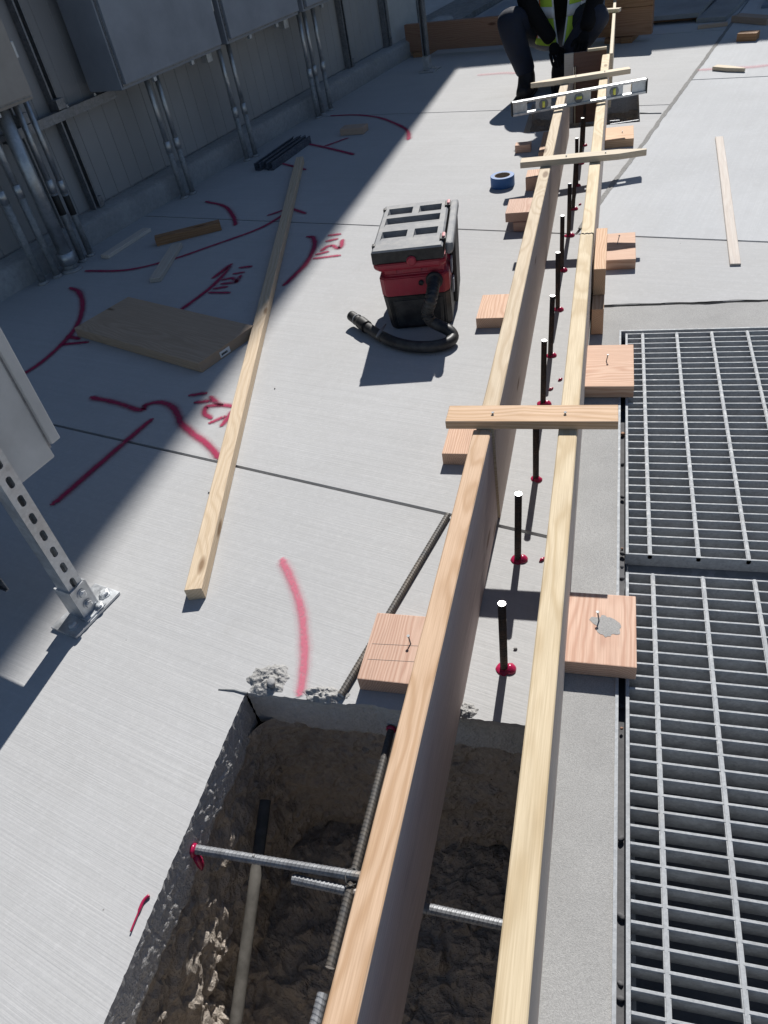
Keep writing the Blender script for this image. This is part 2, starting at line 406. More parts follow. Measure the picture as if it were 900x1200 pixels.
# bed seen in the joints
def rect_ring(bm, z, outer, inners):
    xs = sorted({outer[0], outer[1], *[i[0] for i in inners], *[i[1] for i in inners]}); ys = sorted({outer[2], outer[3], *[i[2] for i in inners], *[i[3] for i in inners]})
    for a in range(len(xs)-1):
        for c in range(len(ys)-1):
            mx, my = (xs[a]+xs[a+1])/2, (ys[c]+ys[c+1])/2
            if any(i[0] < mx < i[1] and i[2] < my < i[3] for i in inners): continue
            bm.faces.new([bm.verts.new((x, y, z)) for x, y in ((xs[a], ys[c]), (xs[a+1], ys[c]), (xs[a+1], ys[c+1]), (xs[a], ys[c+1]))])
bm = bmesh.new()
rect_ring(bm, -.0115, (-4.2, 5.2, -5.5, 9.2), [(HX0-.006, HX1+.002, HY0-.01, HY1+.006), (GX0-.003, GX1+.003, GY0-.003, GY1+.003), (TX0-.002, 4, -6, TY1+.002)])
mesh_obj('joint_bed', bm, 'cut_concrete', slab)
bm = bmesh.new()
rect_ring(bm, -.03, (-150, 150, -150, 150), [(-4.15, 5.1, -5.4, 9.1)])
tag(mesh_obj('ground', bm, 'building_render'), 'wide paved ground around the work area', None, None, 'structure')

# saw-cut overrun at the excavation corner
tag(tube('saw_cut', [un(256, 808, .0006), un(275, 809, .0006), un(290, 813, .0006)], [.0012, .003, .0035], 'dark_steel', None, 6), 'short dark saw cut running past the corner of the excavation', 'saw cut')
tag(tube('saw_cut', [un(750, 133, .0006), un(775, 133, .0006)], [.006, .004], 'dark_steel', None, 6), 'dark saw cut beside the far excavation by the levelled forms', 'saw cut')

bm = bmesh.new(); prev = None
for k in range(170):
    u = 1.75+k*.023; q = Vector((u*9, 0, 3))
    o1 = .012+.005*noise.noise(q)+.003*noise.noise(q*3.3); o2 = .012+.005*noise.noise(q+Vector((0, 7, 0)))+.003*noise.noise(q*3.1+Vector((0, 9, 0)))
    m = .004*noise.noise(Vector((u*2, 4, 0)))
    row = [bm.verts.new(W(u, -.685+m-o1, .0004)), bm.verts.new(W(u, -.685+m-o1*.5, .003+.0015*noise.noise(q*4))), bm.verts.new(W(u, -.685+m, .0005+.002*noise.noise(q*5))), bm.verts.new(W(u, -.685+m+o2*.5, .003+.0015*noise.noise(q*4.4))), bm.verts.new(W(u, -.685+m+o2, .0004))]
    if prev:
        for i in range(4): bm.faces.new((prev[i], prev[i+1], row[i+1], row[i]))
    prev = row
bmesh.ops.recalc_face_normals(bm, faces=bm.faces[:])
if sum(f.normal.z for f in bm.faces) < 0: bmesh.ops.reverse_faces(bm, faces=bm.faces[:])
mesh_obj('joint_sealant', bm, 'sealant', slab, True)
# ---- near excavation: cut slab faces and soil
def hole_faces(x0, x1, y0, y1, step, name, depth=.112, jag=.018, seed=0):
    per = []
    n = int((y1-y0)/step)
    for k in range(n+1): per.append((x0, y0+(y1-y0)*k/n, (1, 0)))
    n = int((x1-x0)/step)
    for k in range(n+1): per.append((x0+(x1-x0)*k/n, y1, (0, -1)))
    n = int((y1-y0)/step)
    for k in range(n+1): per.append((x1, y1-(y1-y0)*k/n, (-1, 0)))
    n = int((x1-x0)/step)
    for k in range(n+1): per.append((x1-(x1-x0)*k/n, y0, (0, 1)))
    bm = bmesh.new(); rows = 20; grid = []
    for (x, y, (nx, ny)) in per:
        e = abs(edge_noise(x, y)); col = []
        bot = -(depth + jag*noise.noise(Vector((x*9, y*9, seed))) + .012*noise.noise(Vector((x*40, y*40, seed))))
        for r in range(rows+1):
            z = bot*r/rows - (.0006 if r == 0 else 0)
            d = -e + (.0016*fbm(Vector((x*150, y*150, z*90+seed)), 4)+.0022*fbm(Vector((x*30, y*30, z*45+seed)), 3))*(0 if r == 0 else 1) - .0012
            if r == rows: d -= .012
            col.append(bm.verts.new((x+nx*d, y+ny*d, z)))
        grid.append(col)
    m = len(grid)
    for i in range(m-1):
        if abs(per[i][0]-per[i+1][0]) < 1e-6 and abs(per[i][1]-per[i+1][1]) < 1e-6: continue
        for r in range(rows): bm.faces.new((grid[i][r], grid[i+1][r], grid[i+1][r+1], grid[i][r+1]))
    bmesh.ops.recalc_face_normals(bm, faces=bm.faces[:])
    return mesh_obj(name, bm, 'cut_concrete', slab, True)
hole_faces(HX0, HX1, HY0, HY1, .005, 'cut_edge')
hole_faces(GX0, GX1, GY0, GY1, .02, 'cut_edge', .11, .01, 3)
def soil_pit(x0, x1, y0, y1, floor, step, ztop, label, amp=1.0, seed=0., rings=90):
    cx, cy = (x0+x1)/2, (y0+y1)/2; hx, hy = (x1-x0)/2, (y1-y0)/2
    N = int(2*(hx+hy)*2/step); bm = bmesh.new(); grid = []
    for k in range(N):
        a = 2*math.pi*k/N; ca, sa = math.cos(a), math.sin(a)
        e = 7.0; rr = (abs(ca)**e+abs(sa)**e)**(-1/e); dx, dy = ca*rr*hx, sa*rr*hy
        col = []
        for j in range(rings+1):
            t = j/rings
            if t < .5:
                s = t/.5; z = ztop+(floor-ztop)*s**1.05; k_ = 1.05-.05*s-.05*s*s
            else:
                s = (t-.5)/.5; z = floor-.03*math.sin(s*math.pi/2); k_ = .95*(1-s)
            p = Vector((cx+dx*k_, cy+dy*k_, z))
            q = p*1.0 + Vector((seed, seed, 0))
            n1 = fbm(q*7, 4); n2 = noise.cell(q*0) if False else fbm(q*28, 4); n3 = fbm(q*80, 3)
            vd = noise.voronoi(q*26)[0][0]; vd2 = noise.voronoi(q*60+Vector((3, 1, 2)))[0][0]
            d = amp*(.45 if t < .3 else 1.0)*(.020*n1+.009*n2+.005*n3+.016*(.5-vd)+.006*(.5-vd2))
            nrm = Vector((-dx, -dy, 0)).normalized()*(1 if t < .5 else max(0, 1-s*4))+Vector((0, 0, 1))*(0.15 if t < .5 else 1)
            if t < .04: d *= t/.04
            nv = noise.noise_vector(q*24)*.012+noise.noise_vector(q*60+Vector((5, 5, 5)))*.005
            col.append(bm.verts.new(p+nrm*d+nv*(amp*min(1, t/.06))))
        grid.append(col)
    for k in range(N):
        g, h = grid[k], grid[(k+1) % N]
        for j in range(rings): bm.faces.new((g[j], h[j], h[j+1], g[j+1]))
    bmesh.ops.remove_doubles(bm, verts=[c[-1] for c in grid], dist=.05)
    bmesh.ops.recalc_face_normals(bm, faces=bm.faces[:])
    up = sum(f.normal.z for f in bm.faces)
    if up < 0: bmesh.ops.reverse_faces(bm, faces=bm.faces[:])
    o = mesh_obj('soil', bm, 'soil', None, False); tag(o, label, None, None, 'structure'); return o
PIT = soil_pit(HX0, HX1, HY0, HY1, -.50, .0075, -.088, 'dark crumbly soil in the excavation under the form boards')
soil_pit(GX0, GX1, GY0, GY1, -.45, .03, -.09, 'soil in the far excavation by the levelled forms', 1., 5., 30)

# loose clods and stones lying in the excavation
bm = bmesh.new(); rnd = random.Random(11)
pv = [v.co.copy() for v in PIT.data.vertices]
for k in range(520):
    c = rnd.choice(pv)
    if c.z > -.13: continue
    r = .0025+.012*rnd.random()**3.0; M = Matrix.Translation(c) @ Matrix.Rotation(rnd.uniform(0, 6), 4, 'Z') @ Matrix.Diagonal((r, r*.8, r*.7, 1))
    q = bmesh.ops.create_icosphere(bm, subdivisions=1, radius=1)
    for v in q['verts']: v.co = M @ (v.co*(1+.35*noise.noise(v.co*1.6+Vector((k, 0, k)))))
tag(mesh_obj('loose_clods', bm, 'soil', None, False), 'loose clods and small stones lying in the near excavation', None, None, 'stuff')
# spalled, crumbled concrete at the excavation edge
def spall(c, rx, ry, h, rot, label, seed):
    bm = bmesh.new(); N, R = 60, 20; cen = None; rings = []
    for j in range(R+1):
        ring = []
        for k in range(N):
            a = 2*math.pi*k/N; t = j/R
            out = 1+.28*noise.noise(Vector((math.cos(a)*2, math.sin(a)*2, seed)))+.14*noise.noise(Vector((math.cos(a)*6, math.sin(a)*6, seed)))
            x, y = rx*out*(1-t)*math.cos(a), ry*out*(1-t)*math.sin(a)
            P = Vector((x, y, 0)); Pn = P*75+Vector((seed*3, 0, 0))
            z = min(1, t*2.2)*(h*.62+h*.45*fbm(Pn, 3)+h*.5*(.45-noise.voronoi(P*95+Vector((seed, 2, 0)))[0][0]))
            z = max(z, .0008) if j else -.001
            ring.append(bm.verts.new((x, y, z)))
        rings.append(ring)
    for j in range(R):
        for k in range(N): bm.faces.new((rings[j][k], rings[j][(k+1) % N], rings[j+1][(k+1) % N], rings[j+1][k]))
    bmesh.ops.remove_doubles(bm, verts=rings[-1], dist=.02); bmesh.ops.recalc_face_normals(bm, faces=bm.faces[:])
    o = mesh_obj('broken_concrete', bm, 'spall', None, True, c, (0, 0, rot)); tag(o, label, 'rubble'); return o
def stone(name, c, r, sq, mat, seed, label=None, cat='stone', group=None, parent=None):
    bm = bmesh.new(); bmesh.ops.create_icosphere(bm, subdivisions=2, radius=1)
    for v in bm.verts:
        n = 1+.3*noise.noise(v.co*1.3+Vector((seed, 0, seed)))
        v.co = Vector((v.co.x*r*n, v.co.y*r*n*.75, v.co.z*r*n*sq))
    o = mesh_obj(name, bm, mat, parent, True, c, (0, 0, seed))
    if label: tag(o, label, cat, group)
    return o
p = un(315, 797); spall(p, .046, .040, .016, .3, 'crumbled pale concrete with a rounded stone at the excavation corner', 1.)
stone('stone', un(318, 800, .012)+Vector((0, 0, .0)), .012, .6, 'kerb_concrete', 2.2, 'rounded grey stone bedded in crumbled concrete at the excavation corner')
p = un(381, 814); spall(p, .046, .020, .013, .0, 'crumbled concrete at the end of the long rebar on the slab', 2.7)
p = un(545, 832); spall(p, .026, .018, .012, .0, 'crumbled concrete at the excavation edge between the form boards', 4.1)
for i, (x, y) in enumerate(((245, 577), (322, 455), (604, 760), (297, 1003))):
    stone('pebble', un(x, y, .002), random.uniform(.003, .005), .7, 'spall', i*1.7, 'tiny grey pebble lying loose on the concrete slab', 'pebble', 'pebbles scattered on the slab')

# ---- trench drain
frame = tag(bpy.data.objects.new('drain_surround', None), 'rough grey concrete surround of the grated trench drain', None, None, 'structure'); link(frame)
OX0, OX1, OY0, OY1 = -.0655, 1.06, -1.62, 1.011
bm = bmesh.new()
def grid_top(x0, x1, y0, y1):
    nx, ny = max(1, int((x1-x0)/.02)), max(1, int((y1-y0)/.02))
    vs = [[bm.verts.new((x0+(x1-x0)*i/nx, y0+(y1-y0)*j/ny, .0012*fbm(Vector((x0+(x1-x0)*i/nx, y0+(y1-y0)*j/ny, 0))*12, 3)-.001)) for j in range(ny+1)] for i in range(nx+1)]
    for i in range(nx):
        for j in range(ny): bm.faces.new((vs[i][j], vs[i+1][j], vs[i+1][j+1], vs[i][j+1]))
grid_top(TX0+.003, OX0-.006, -1.8, TY1-.012); grid_top(OX0-.006, 1.4, OY1+.006, TY1-.012)
mesh_obj('surround_top', bm, 'curb_concrete', frame, True)
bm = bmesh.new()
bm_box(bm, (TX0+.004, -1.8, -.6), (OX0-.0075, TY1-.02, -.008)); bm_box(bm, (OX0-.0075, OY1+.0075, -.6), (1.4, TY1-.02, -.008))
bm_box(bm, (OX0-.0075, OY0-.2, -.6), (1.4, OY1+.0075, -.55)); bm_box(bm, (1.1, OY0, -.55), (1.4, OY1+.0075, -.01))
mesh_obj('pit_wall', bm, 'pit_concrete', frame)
bm = bmesh.new()
bm_box(bm, (OX0-.006, OY0, -.05), (OX0, OY1+.006, .0015)); bm_box(bm, (OX0, OY1, -.05), (1.2, OY1+.006, .0015))
bm_box(bm, (OX0, OY0, -.05), (OX0+.03, OY1, -.044)); bm_box(bm, (OX0+.03, OY1-.03, -.05), (1.2, OY1, -.044))
mesh_obj('edge_angle', bm, 'grate_steel', frame)
# ragged joint filler behind the surround
bm = bmesh.new()
for (y, wd) in ((TY1-.009, .0035), (TY1+.001, .0025)):
    pts = [Vector((x, y+.0065*noise.noise(Vector((x*9, y*30, 1)))+.003*noise.noise(Vector((x*31, y*30, 1))), -.001+.001*noise.noise(Vector((x*25, 3, y*40))))) for x in [TX0+.01+k*.02 for k in range(80)]]
    bm_tube(bm, pts, [wd*(.7+.5*abs(noise.noise(Vector((q.x*20, y*50, 0))))) for q in pts], 6)
mesh_obj('joint_filler', bm, 'ink', frame)
# debris in the slot beside the grating
for k in range(20):
    y = random.uniform(-1.0, .95)
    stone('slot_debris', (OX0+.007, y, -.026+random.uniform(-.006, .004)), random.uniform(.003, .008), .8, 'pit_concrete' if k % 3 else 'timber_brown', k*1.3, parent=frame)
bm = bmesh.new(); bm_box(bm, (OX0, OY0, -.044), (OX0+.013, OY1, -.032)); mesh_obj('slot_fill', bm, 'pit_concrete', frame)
# gratings
GS, GP = .1016, .03016
def bar_mesh(L, th, dp, wid):
    bm = bmesh.new(); bm_box(bm, (0, -th/2, -dp), (L, th/2, 0)); bmesh.ops.bevel(bm, geom=[e for e in bm.edges if abs(e.verts[0].co.z) < 1e-6 and abs(e.verts[1].co.z) < 1e-6], offset=.0008, segments=1, affect='EDGES')
    me = bpy.data.meshes.new('bearing_bar'); bm.to_mesh(me); bm.free(); me.materials.append(MATS['grate_steel']); return me
XL, XR = -.049, .97
bear = bar_mesh(XR-XL-.007, .0052, .042, 0)
def cross_mesh(L):
    bm = bmesh.new(); n = int(round(L/GP))
    bm_box(bm, (-.0045, 0, -.012), (.0045, L, .0009)); bmesh.ops.bevel(bm, geom=[e for e in bm.edges if e.calc_length() > .1], offset=.0018, segments=2, affect='EDGES')
    me = bpy.data.meshes.new('cross_bar'); bm.to_mesh(me); bm.free(); me.materials.append(MATS['grate_steel']); return me
def edge_mesh(L):
    bm = bmesh.new(); bm_box(bm, (-.0032, 0, -.032), (.0032, L, .0004)); me = bpy.data.meshes.new('banding_bar'); bm.to_mesh(me); bm.free(); me.materials.append(MATS['grate_steel']); return me
def grating(y0, y1, dx, label):
    t = thing('drain_grating', label, 'grating', (0, y0, 0)); L = y1-y0; n = int(round((L-.005)/GP)); pitch = (L-.005)/n
    cm, em = cross_mesh(L), edge_mesh(L)
    for k in range(n+1): inst('bearing_bar', bear, t, (XL+.0035, .0026+k*pitch, random.uniform(-.0004, 0)))
    for i in range(10): inst('cross_bar', cm, t, (dx+i*GS, 0, 0))
    inst('banding_bar', em, t, (XL, 0, 0)); inst('banding_bar', em, t, (XR, 0, 0))
    return t
grating(0.0, .997, 0.0, 'galvanized steel drain grating between the concrete end frame and the support beam')
grating(-1.06, -.056, .0043, 'galvanized steel drain grating with the stained wood block resting on its edge')
bm = bmesh.new(); bm_box(bm, (OX0+.016, -.0545, -.13), (1.1, -.0015, -.034)); mesh_obj('support_beam', bm, 'dark_steel', frame)
bm = bmesh.new(); bm_box(bm, (OX0+.016, -1.12, -.13), (1.1, -1.063, -.014)); mesh_obj('support_beam', bm, 'dark_steel', frame)

# ---- wall, kerb
KV = -3.073
bm = bmesh.new(); n = 160
prof = [(0, 0), (.004, .10), (-.012, .118), (-.13, .124)]
rows = []
for k in range(n+1):
    u = -3.0+8.9*k/n
    rows.append([bm.verts.new(W(u, KV+dv+.004*fbm(Vector((u*6, dv*20, z*20)), 3), z+.003*fbm(Vector((u*9, dv*9, 4)), 3)*(z > .05)-(.01 if z == 0 else 0))) for dv, z in prof])
for k in range(n):
    for j in range(3): bm.faces.new((rows[k][j], rows[k+1][j], rows[k+1][j+1], rows[k][j+1]))
bmesh.ops.recalc_face_normals(bm, faces=bm.faces[:])
if sum(f.normal.z for f in bm.faces) < 0: bmesh.ops.reverse_faces(bm, faces=bm.faces[:])
tag(mesh_obj('wall_kerb', bm, 'kerb_concrete', None, True), 'low concrete kerb along the foot of the grey wall', None, None, 'structure')
wall = thing('siding_wall', 'grey vertical-board wall behind the electrical cabinets', 'wall', W(0, KV-.11, .118), (0, 0, ROTG))
bm = bmesh.new(); bm_box(bm, (-.20, -3, 0), (-.02, 4.86, 3.2)); mesh_obj('wall_core', bm, 'siding', wall)
bm = box_bm((.02, .0985, 3.2), .003, 1); sid = bpy.data.meshes.new('siding_board'); bm.to_mesh(sid); bm.free(); sid.materials.append(MATS['siding'])
for k in range(79): inst('siding_board', sid, wall, (-.0115+random.uniform(-.0008, .0008), -2.95+k*.0995, 1.602))
bm = bmesh.new(); bm_box(bm, (-.004, -3, -.006), (.003, 4.86, .012)); mesh_obj('sill_angle', bm, 'strut_metal', wall)
ep = thing('end_panel', 'smooth pale grey wall panel beyond the last strut', 'panel', W(5.13, KV-.10, .118), (0, 0, ROTG))
bm = bmesh.new(); bm_box(bm, (-.02, -.25, 0), (.02, .25, 2.6)); mesh_obj('panel', bm, 'panel_light', ep); 
bm = bmesh.new(); bm_box(bm, (.02, .235, 0), (.03, .25, 2.6)); mesh_obj('edge_trim', bm, 'strut_metal', ep)

def strut_bm(L, w_=.041, th=.0028, lip=.009):
    """plain channel, open towards -X, along Z"""
    bm = bmesh.new(); h = w_/2
    bm_box(bm, (h-th, -h, 0), (h, h, L)); bm_box(bm, (-h, -h, 0), (h-th, -h+th, L)); bm_box(bm, (-h, h-th, 0), (h-th, h, L))
    bm_box(bm, (-h, -h+th, 0), (-h+th, -h+lip, L)); bm_box(bm, (-h, h-lip, 0), (-h+th, h-th, L)); return bm
def wall_strut(u, label, z0=.126, z1=2.4, dv=-.085, flip=False):
    o = thing('strut_channel', label, 'strut', W(u, KV+dv, z0), (0, 0, ROTG+(math.pi if not flip else 0)), 'struts on the siding wall')
    mesh_obj('channel', strut_bm(z1-z0), 'strut_metal', o)
    bm = bmesh.new(); bm_box(bm, (-.021, -.045, 0), (.0, -.0215, .05)); mesh_obj('foot_bracket', bm, 'strut_metal', o)
    return o
wall_strut(1.474, 'vertical metal strut on the wall between the big conduit bundle and the first cabinet')
wall_strut(1.24, 'vertical metal strut close behind the big conduit bundle')
wall_strut(4.18, 'vertical metal strut on the wall past the three-conduit group')
wall_strut(4.80, 'last vertical metal strut beside the smooth pale end panel')
# horizontal strut under the cabinets with brackets
hs = thing('rail_channel', 'horizontal metal strut rail from the conduit bundle to the first cabinet', 'strut', W(1.10, KV-.045, .575), (0, 0, ROTG))
o = mesh_obj('channel', strut_bm(.72), 'strut_metal', hs); o.rotation_euler = (-math.pi/2, 0, 0)
for du in (.37, .14): box('angle_bracket', (.05, .05, .045), 'strut_metal', (-.01, du, .045), (0, 0, 0), hs, .002)
for du in (.41, .60):
    bm = lathe_bm([(.010, 0), (.010, .006), (.006, .007), (.006, .012)], 6); mesh_obj('bolt', bm, 'galv', hs, False, (.0, du, .02))

def cabinet(u0, u1, v0, v1, z0, z1, mat, label, name='electrical_cabinet'):
    t = thing(name, label, 'cabinet', W((u0+u1)/2, (v0+v1)/2, z0), (0, 0, ROTG)); du, dv = u1-u0, v1-v0
    box('body', (dv, du, z1-z0), mat, (0, 0, (z1-z0)/2), (0, 0, 0), t, .004)
    d = box('door', (.018, du-.03, z1-z0-.03), mat, (dv/2+.0145, 0, (z1-z0)/2+.006), (0, 0, 0), t, .004)
    box('door_seam', (.008, du-.018, z1-z0-.018), 'strut_metal', (dv/2+.003, 0, (z1-z0)/2+.003), (0, 0, 0), t, .001)
    for k in (.3, .68):
        box('bottom_clip', (.02, .022, .02), 'galv', (dv/2-.01, -du/2+du*k, -.009), (0, 0, 0), t, .003)
    for k in (.15, .6): box('hinge', (.012, .014, .06), 'galv', (dv/2+.008, du/2-.003, (z1-z0)*k+.03), (0, 0, 0), t, .003)
    return t
cabinet(1.675, 2.475, -3.115, -2.895, .615, 1.75, 'cabinet_grey', 'grey electrical cabinet with its dark side facing the conduit bundle')
cabinet(2.535, 3.265, -3.115, -2.895, .62, 1.75, 'cabinet_grey', 'middle grey electrical cabinet above the second pair of conduits')
cabinet(3.33, 4.08, -3.115, -2.895, .62, 1.75, 'cabinet_grey', 'grey electrical cabinet above the three-conduit group')
cabinet(.55, 1.17, -3.115, -2.895, .715, 1.75, 'cabinet_tan', 'tan-grey electrical cabinet above the thick conduit bundle')
for u, du in ((2.505, 0), (3.298, 0)):
    s_ = thing('strut_channel', 'vertical metal strut in the gap ' + ('between first and middle cabinets' if u < 3 else 'between middle cabinet and three-conduit cabinet'), 'strut', W(u, KV+.03, .56), (0, 0, ROTG))
    mesh_obj('channel', strut_bm(1.3), 'strut_metal', s_)
    box('splice_bracket', (.046, .046, .12), 'galv', (0, 0, .05), (0, 0, 0), s_, .002)

def conduit(u, v, r, ztop, zc, label, group, tagged=False, lean=0.0):
    t = thing('conduit', label, 'conduit', W(u, v, 0), (0, 0, ROTG), group)
    tube('upper_pipe', [(0, lean, zc), (0, lean*1.6, ztop)], r*.88, 'conduit_metal', t, 14)
    tube('lower_pipe', [(0, 0, -.004), (0, lean, zc)], r, 'conduit_coat', t, 14)
    bm = lathe_bm([(r*.9, -.03), (r*1.17, -.028), (r*1.17, .028), (r*.9, .03)], 16); mesh_obj('coupling', bm, 'conduit_metal', t, True, (0, lean, zc))
    if tagged:
        bm = lathe_bm([(r*1.02, -.045), (r*1.06, -.044), (r*1.06, .044), (r*1.02, .045)], 16); mesh_obj('tape_band', bm, 'ink', t, True, (0, lean*.8, zc-.085))
    bm = lathe_bm([(r*1.5, 0), (r*1.45, .006), (r*1.05, .012)], 16); mesh_obj('floor_collar', bm, 'kerb_concrete', t, True)
    return t
A1 = 'slim conduit with a coupling in the bundle under the tan-grey cabinet'
conduit(.885, -3.0, .017, .72, .40, A1, 'slim conduits in the bundle')
conduit(.963, -2.985, .017, .72, .40, A1, 'slim conduits in the bundle')
conduit(1.135, -2.985, .016, .72, .36, 'slim conduit with a black tape band right beside the thick conduit', 'taped conduits', True)
conduit(1.20, -2.995, .015, .72, .335, 'slim taped conduit at the end of the bundle towards the wall strut', 'taped conduits', True)
conduit(1.04, -2.965, .036, .72, .06, 'thick grey conduit in the middle of the bundle under the tan-grey cabinet', None)
for u, v in ((1.960, -3.005), (2.025, -2.995)): conduit(u, v, .0155, .62, .27, 'slim conduit under the first grey cabinet, the one ' + ('nearer the thick bundle' if u < 2 else 'farther from the thick bundle'), 'conduit pair under the first grey cabinet')
for u, v in ((2.568, -2.995), (2.645, -2.985)): conduit(u, v, .0155, .62, .27, 'slim conduit under the middle cabinet, the one ' + ('nearer the first cabinet' if u < 2.6 else 'farther from the first cabinet'), 'conduit pair under the middle cabinet')
for u, v in ((3.395, -2.985), (3.475, -2.995), (3.575, -2.99)): conduit(u, v, .0155, .62, .27, 'slim conduit in the group of three under the far cabinet', 'three conduits under the far cabinet')

# ---- building whose shadow falls across the yard (its foot is beyond the top of the photograph)
def building():
    t = thing('building', 'tall rendered building ahead with a lower wing, casting the yard shadow', 'building', (0, 0, 0))
    YB = 10.0; XC = -1.207+math.tan(SUN_AZ)*(YB-6.2); r = math.radians(-8)
    bm = bmesh.new(); bm_box(bm, (XC-9, YB, 0), (XC, YB+8, 17)); mesh_obj('tall_block', bm, 'building_render', t)
    H = (YB-4.97)*math.tan(SUN_EL)
    bm = bmesh.new(); x1 = XC+9; sl_ = -.135
    vs = [bm.verts.new(p) for p in ((XC+.004, YB+.01-.0, -.02), (x1, YB+sl_*9, -.02), (x1, YB+7, -.02), (XC+.004, YB+7, -.02))]
    top = [bm.verts.new((v.co.x, v.co.y, H)) for v in vs]
    bm.faces.new(vs[::-1]); bm.faces.new(top)
    for i in range(4): bm.faces.new((vs[i], vs[(i+1) % 4], top[(i+1) % 4], top[i]))
    mesh_obj('low_wing', bm, 'building_render', t)
    for i in range(3):
        for k in range(4):
            wn = box('window', (1.3, .12, 1.6), 'panel_light', (XC-1.6-i*2.6, YB-.02, 2.2+k*3.6), (0, 0, 0), t, .01)
            box('pane', (1.16, .03, 1.46), 'window_glass', (0, -.055, 0), (0, 0, 0), wn, .004)
    box('door', (1.0, .1, 2.1), 'cabinet_grey', (XC+2.2, YB-.34, 1.03), (0, 0, math.atan(sl_)), t, .01)
building()

# ================================================================== FORM BOARDS
BH = .270
def form(xl0, y0, xl1, y1, h, mat, label, wd=.038, z0=0.0):
    c = board('form_board', (xl0+wd/2, y0, z0+h/2), (xl1+wd/2, y1, z0+h/2), wd, h, mat)
    tag(c, label, 'board'); return c
FW = .0402
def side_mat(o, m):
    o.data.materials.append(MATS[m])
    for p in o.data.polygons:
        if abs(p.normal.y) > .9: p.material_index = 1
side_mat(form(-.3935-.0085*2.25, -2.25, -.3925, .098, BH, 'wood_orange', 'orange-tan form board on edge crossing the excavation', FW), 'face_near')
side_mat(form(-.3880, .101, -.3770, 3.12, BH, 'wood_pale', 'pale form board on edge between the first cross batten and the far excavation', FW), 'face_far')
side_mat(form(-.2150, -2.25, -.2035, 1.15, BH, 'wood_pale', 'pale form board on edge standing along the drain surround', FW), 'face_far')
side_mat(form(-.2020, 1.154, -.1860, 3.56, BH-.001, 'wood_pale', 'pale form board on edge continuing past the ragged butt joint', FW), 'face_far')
form(-.1500, 3.565, -.1440, 5.35, BH, 'wood_lath', 'thin pale form board beside the crouching worker', .019)
# ragged butt joint
tag(tube('joint_splinters', [Vector((-.2+k*.0045, 1.152+.004*math.sin(k*2.1), BH+.0005)) for k in range(9)], [.0012+.0012*abs(math.sin(k*1.7)) for k in range(9)], 'ink', None, 6), 'dark ragged splinters at the butt joint in the form top', 'splinters')

def nail(parent, loc, h=.012, tilt=(.25, .2)):
    bm = bmesh.new(); top = Vector((tilt[0]*h, tilt[1]*h, h)); bm_tube(bm, [(0, 0, -.006), top], .0015, 7)
    bm_tube(bm, [top, top+Vector((.0, 0, .0012))], .0034, 9); o = mesh_obj('nail', bm, 'dark_steel', parent, False, loc); return o
def battens(name, p0, p1, wd, th, mat, label, point=None, nails=()):
    c, L, r = beam_xf(p0, p1); bm = bmesh.new()
    y, z = wd/2, th/2
    if point == 'right': out = [(-L/2, -y), (L/2-.10, -y), (L/2, -y*.25), (L/2, y*.25), (L/2-.10, y), (-L/2, y)]
    elif point == 'left': out = [(L/2, -y), (L/2, y), (-L/2+.10, y), (-L/2, y*.25), (-L/2, -y*.25), (-L/2+.10, -y)]
    else: out = [(-L/2, -y), (L/2, -y), (L/2, y), (-L/2, y)]
    lo = [bm.verts.new((a, b_, -z)) for a, b_ in out]; hi = [bm.verts.new((a, b_, z)) for a, b_ in out]
    bm.faces.new(lo[::-1]); bm.faces.new(hi)
    for i in range(len(out)): bm.faces.new((lo[i], lo[(i+1) % len(out)], hi[(i+1) % len(out)], hi[i]))
    bmesh.ops.recalc_face_normals(bm, faces=bm.faces[:]); bmesh.ops.bevel(bm, geom=bm.edges[:], offset=.0012, segments=1, affect='EDGES')
    o = mesh_obj(name, bm, mat, None, False, c, r); tag(o, label, 'batten')
    for a in nails: nl = nail(o, (a, 0, z), .0035, (.1, -.8))
    return o
battens('cross_batten', (-.456, .132, BH+.0105), (-.083, .136, BH+.0105), .064, .021, 'wood_orange', 'square-ended cross batten nailed over both forms nearest the excavation', None, (-.083, .075))
battens('cross_batten', (-.458, 1.845, BH+.0115), (.008, 1.850, BH+.0115), .055, .022, 'wood_lath', 'pale pointed stake nailed across the forms near the blue tape roll', 'right', (-.06, .085))
battens('cross_batten', (-.523, 3.02, BH+.0115), (-.046, 3.10, BH+.0115), .05, .022, 'wood_lath', 'pale pointed stake laid across the forms behind the spirit level', 'left', (-.02, .12))
battens('cross_batten', (-.265, 4.76, BH+.0105), (-.10, 4.69, BH+.0105), .04, .02, 'wood_lath', 'short pale batten on the thin board beside the crouching worker')

# wood blocks
def block(x0, x1, y0, y1, z0, z1, label, along='Y', nails=(), mat='wood_fir', name='wood_block', rz=0.0, bev=.0022):
    cx, cy, cz = (x0+x1)/2, (y0+y1)/2, (z0+z1)/2
    if along == 'Y': o = box(name, (y1-y0, x1-x0, z1-z0), mat, (cx, cy, cz), (0, 0, math.pi/2+rz), None, bev)
    else: o = box(name, (x1-x0, y1-y0, z1-z0), mat, (cx, cy, cz), (0, 0, rz), None, bev)
    tag(o, label, 'wood block')
    for (nx, ny, h) in nails:
        l = Matrix.Rotation(-(math.pi/2+rz if along == 'Y' else rz), 3, 'Z') @ Vector((nx-cx, ny-cy, 0)); nail(o, (l.x, l.y, (z1-z0)/2), h)
    return o
b1 = block(-.1720, -.034, -.342, -.160, .0005, .0385, 'square wood block with a grey stain and nail, over the drain edge', 'Y', ((-.105, -.235, .022),), 'wood_fir')
bm = bmesh.new(); N = 40; vs = []
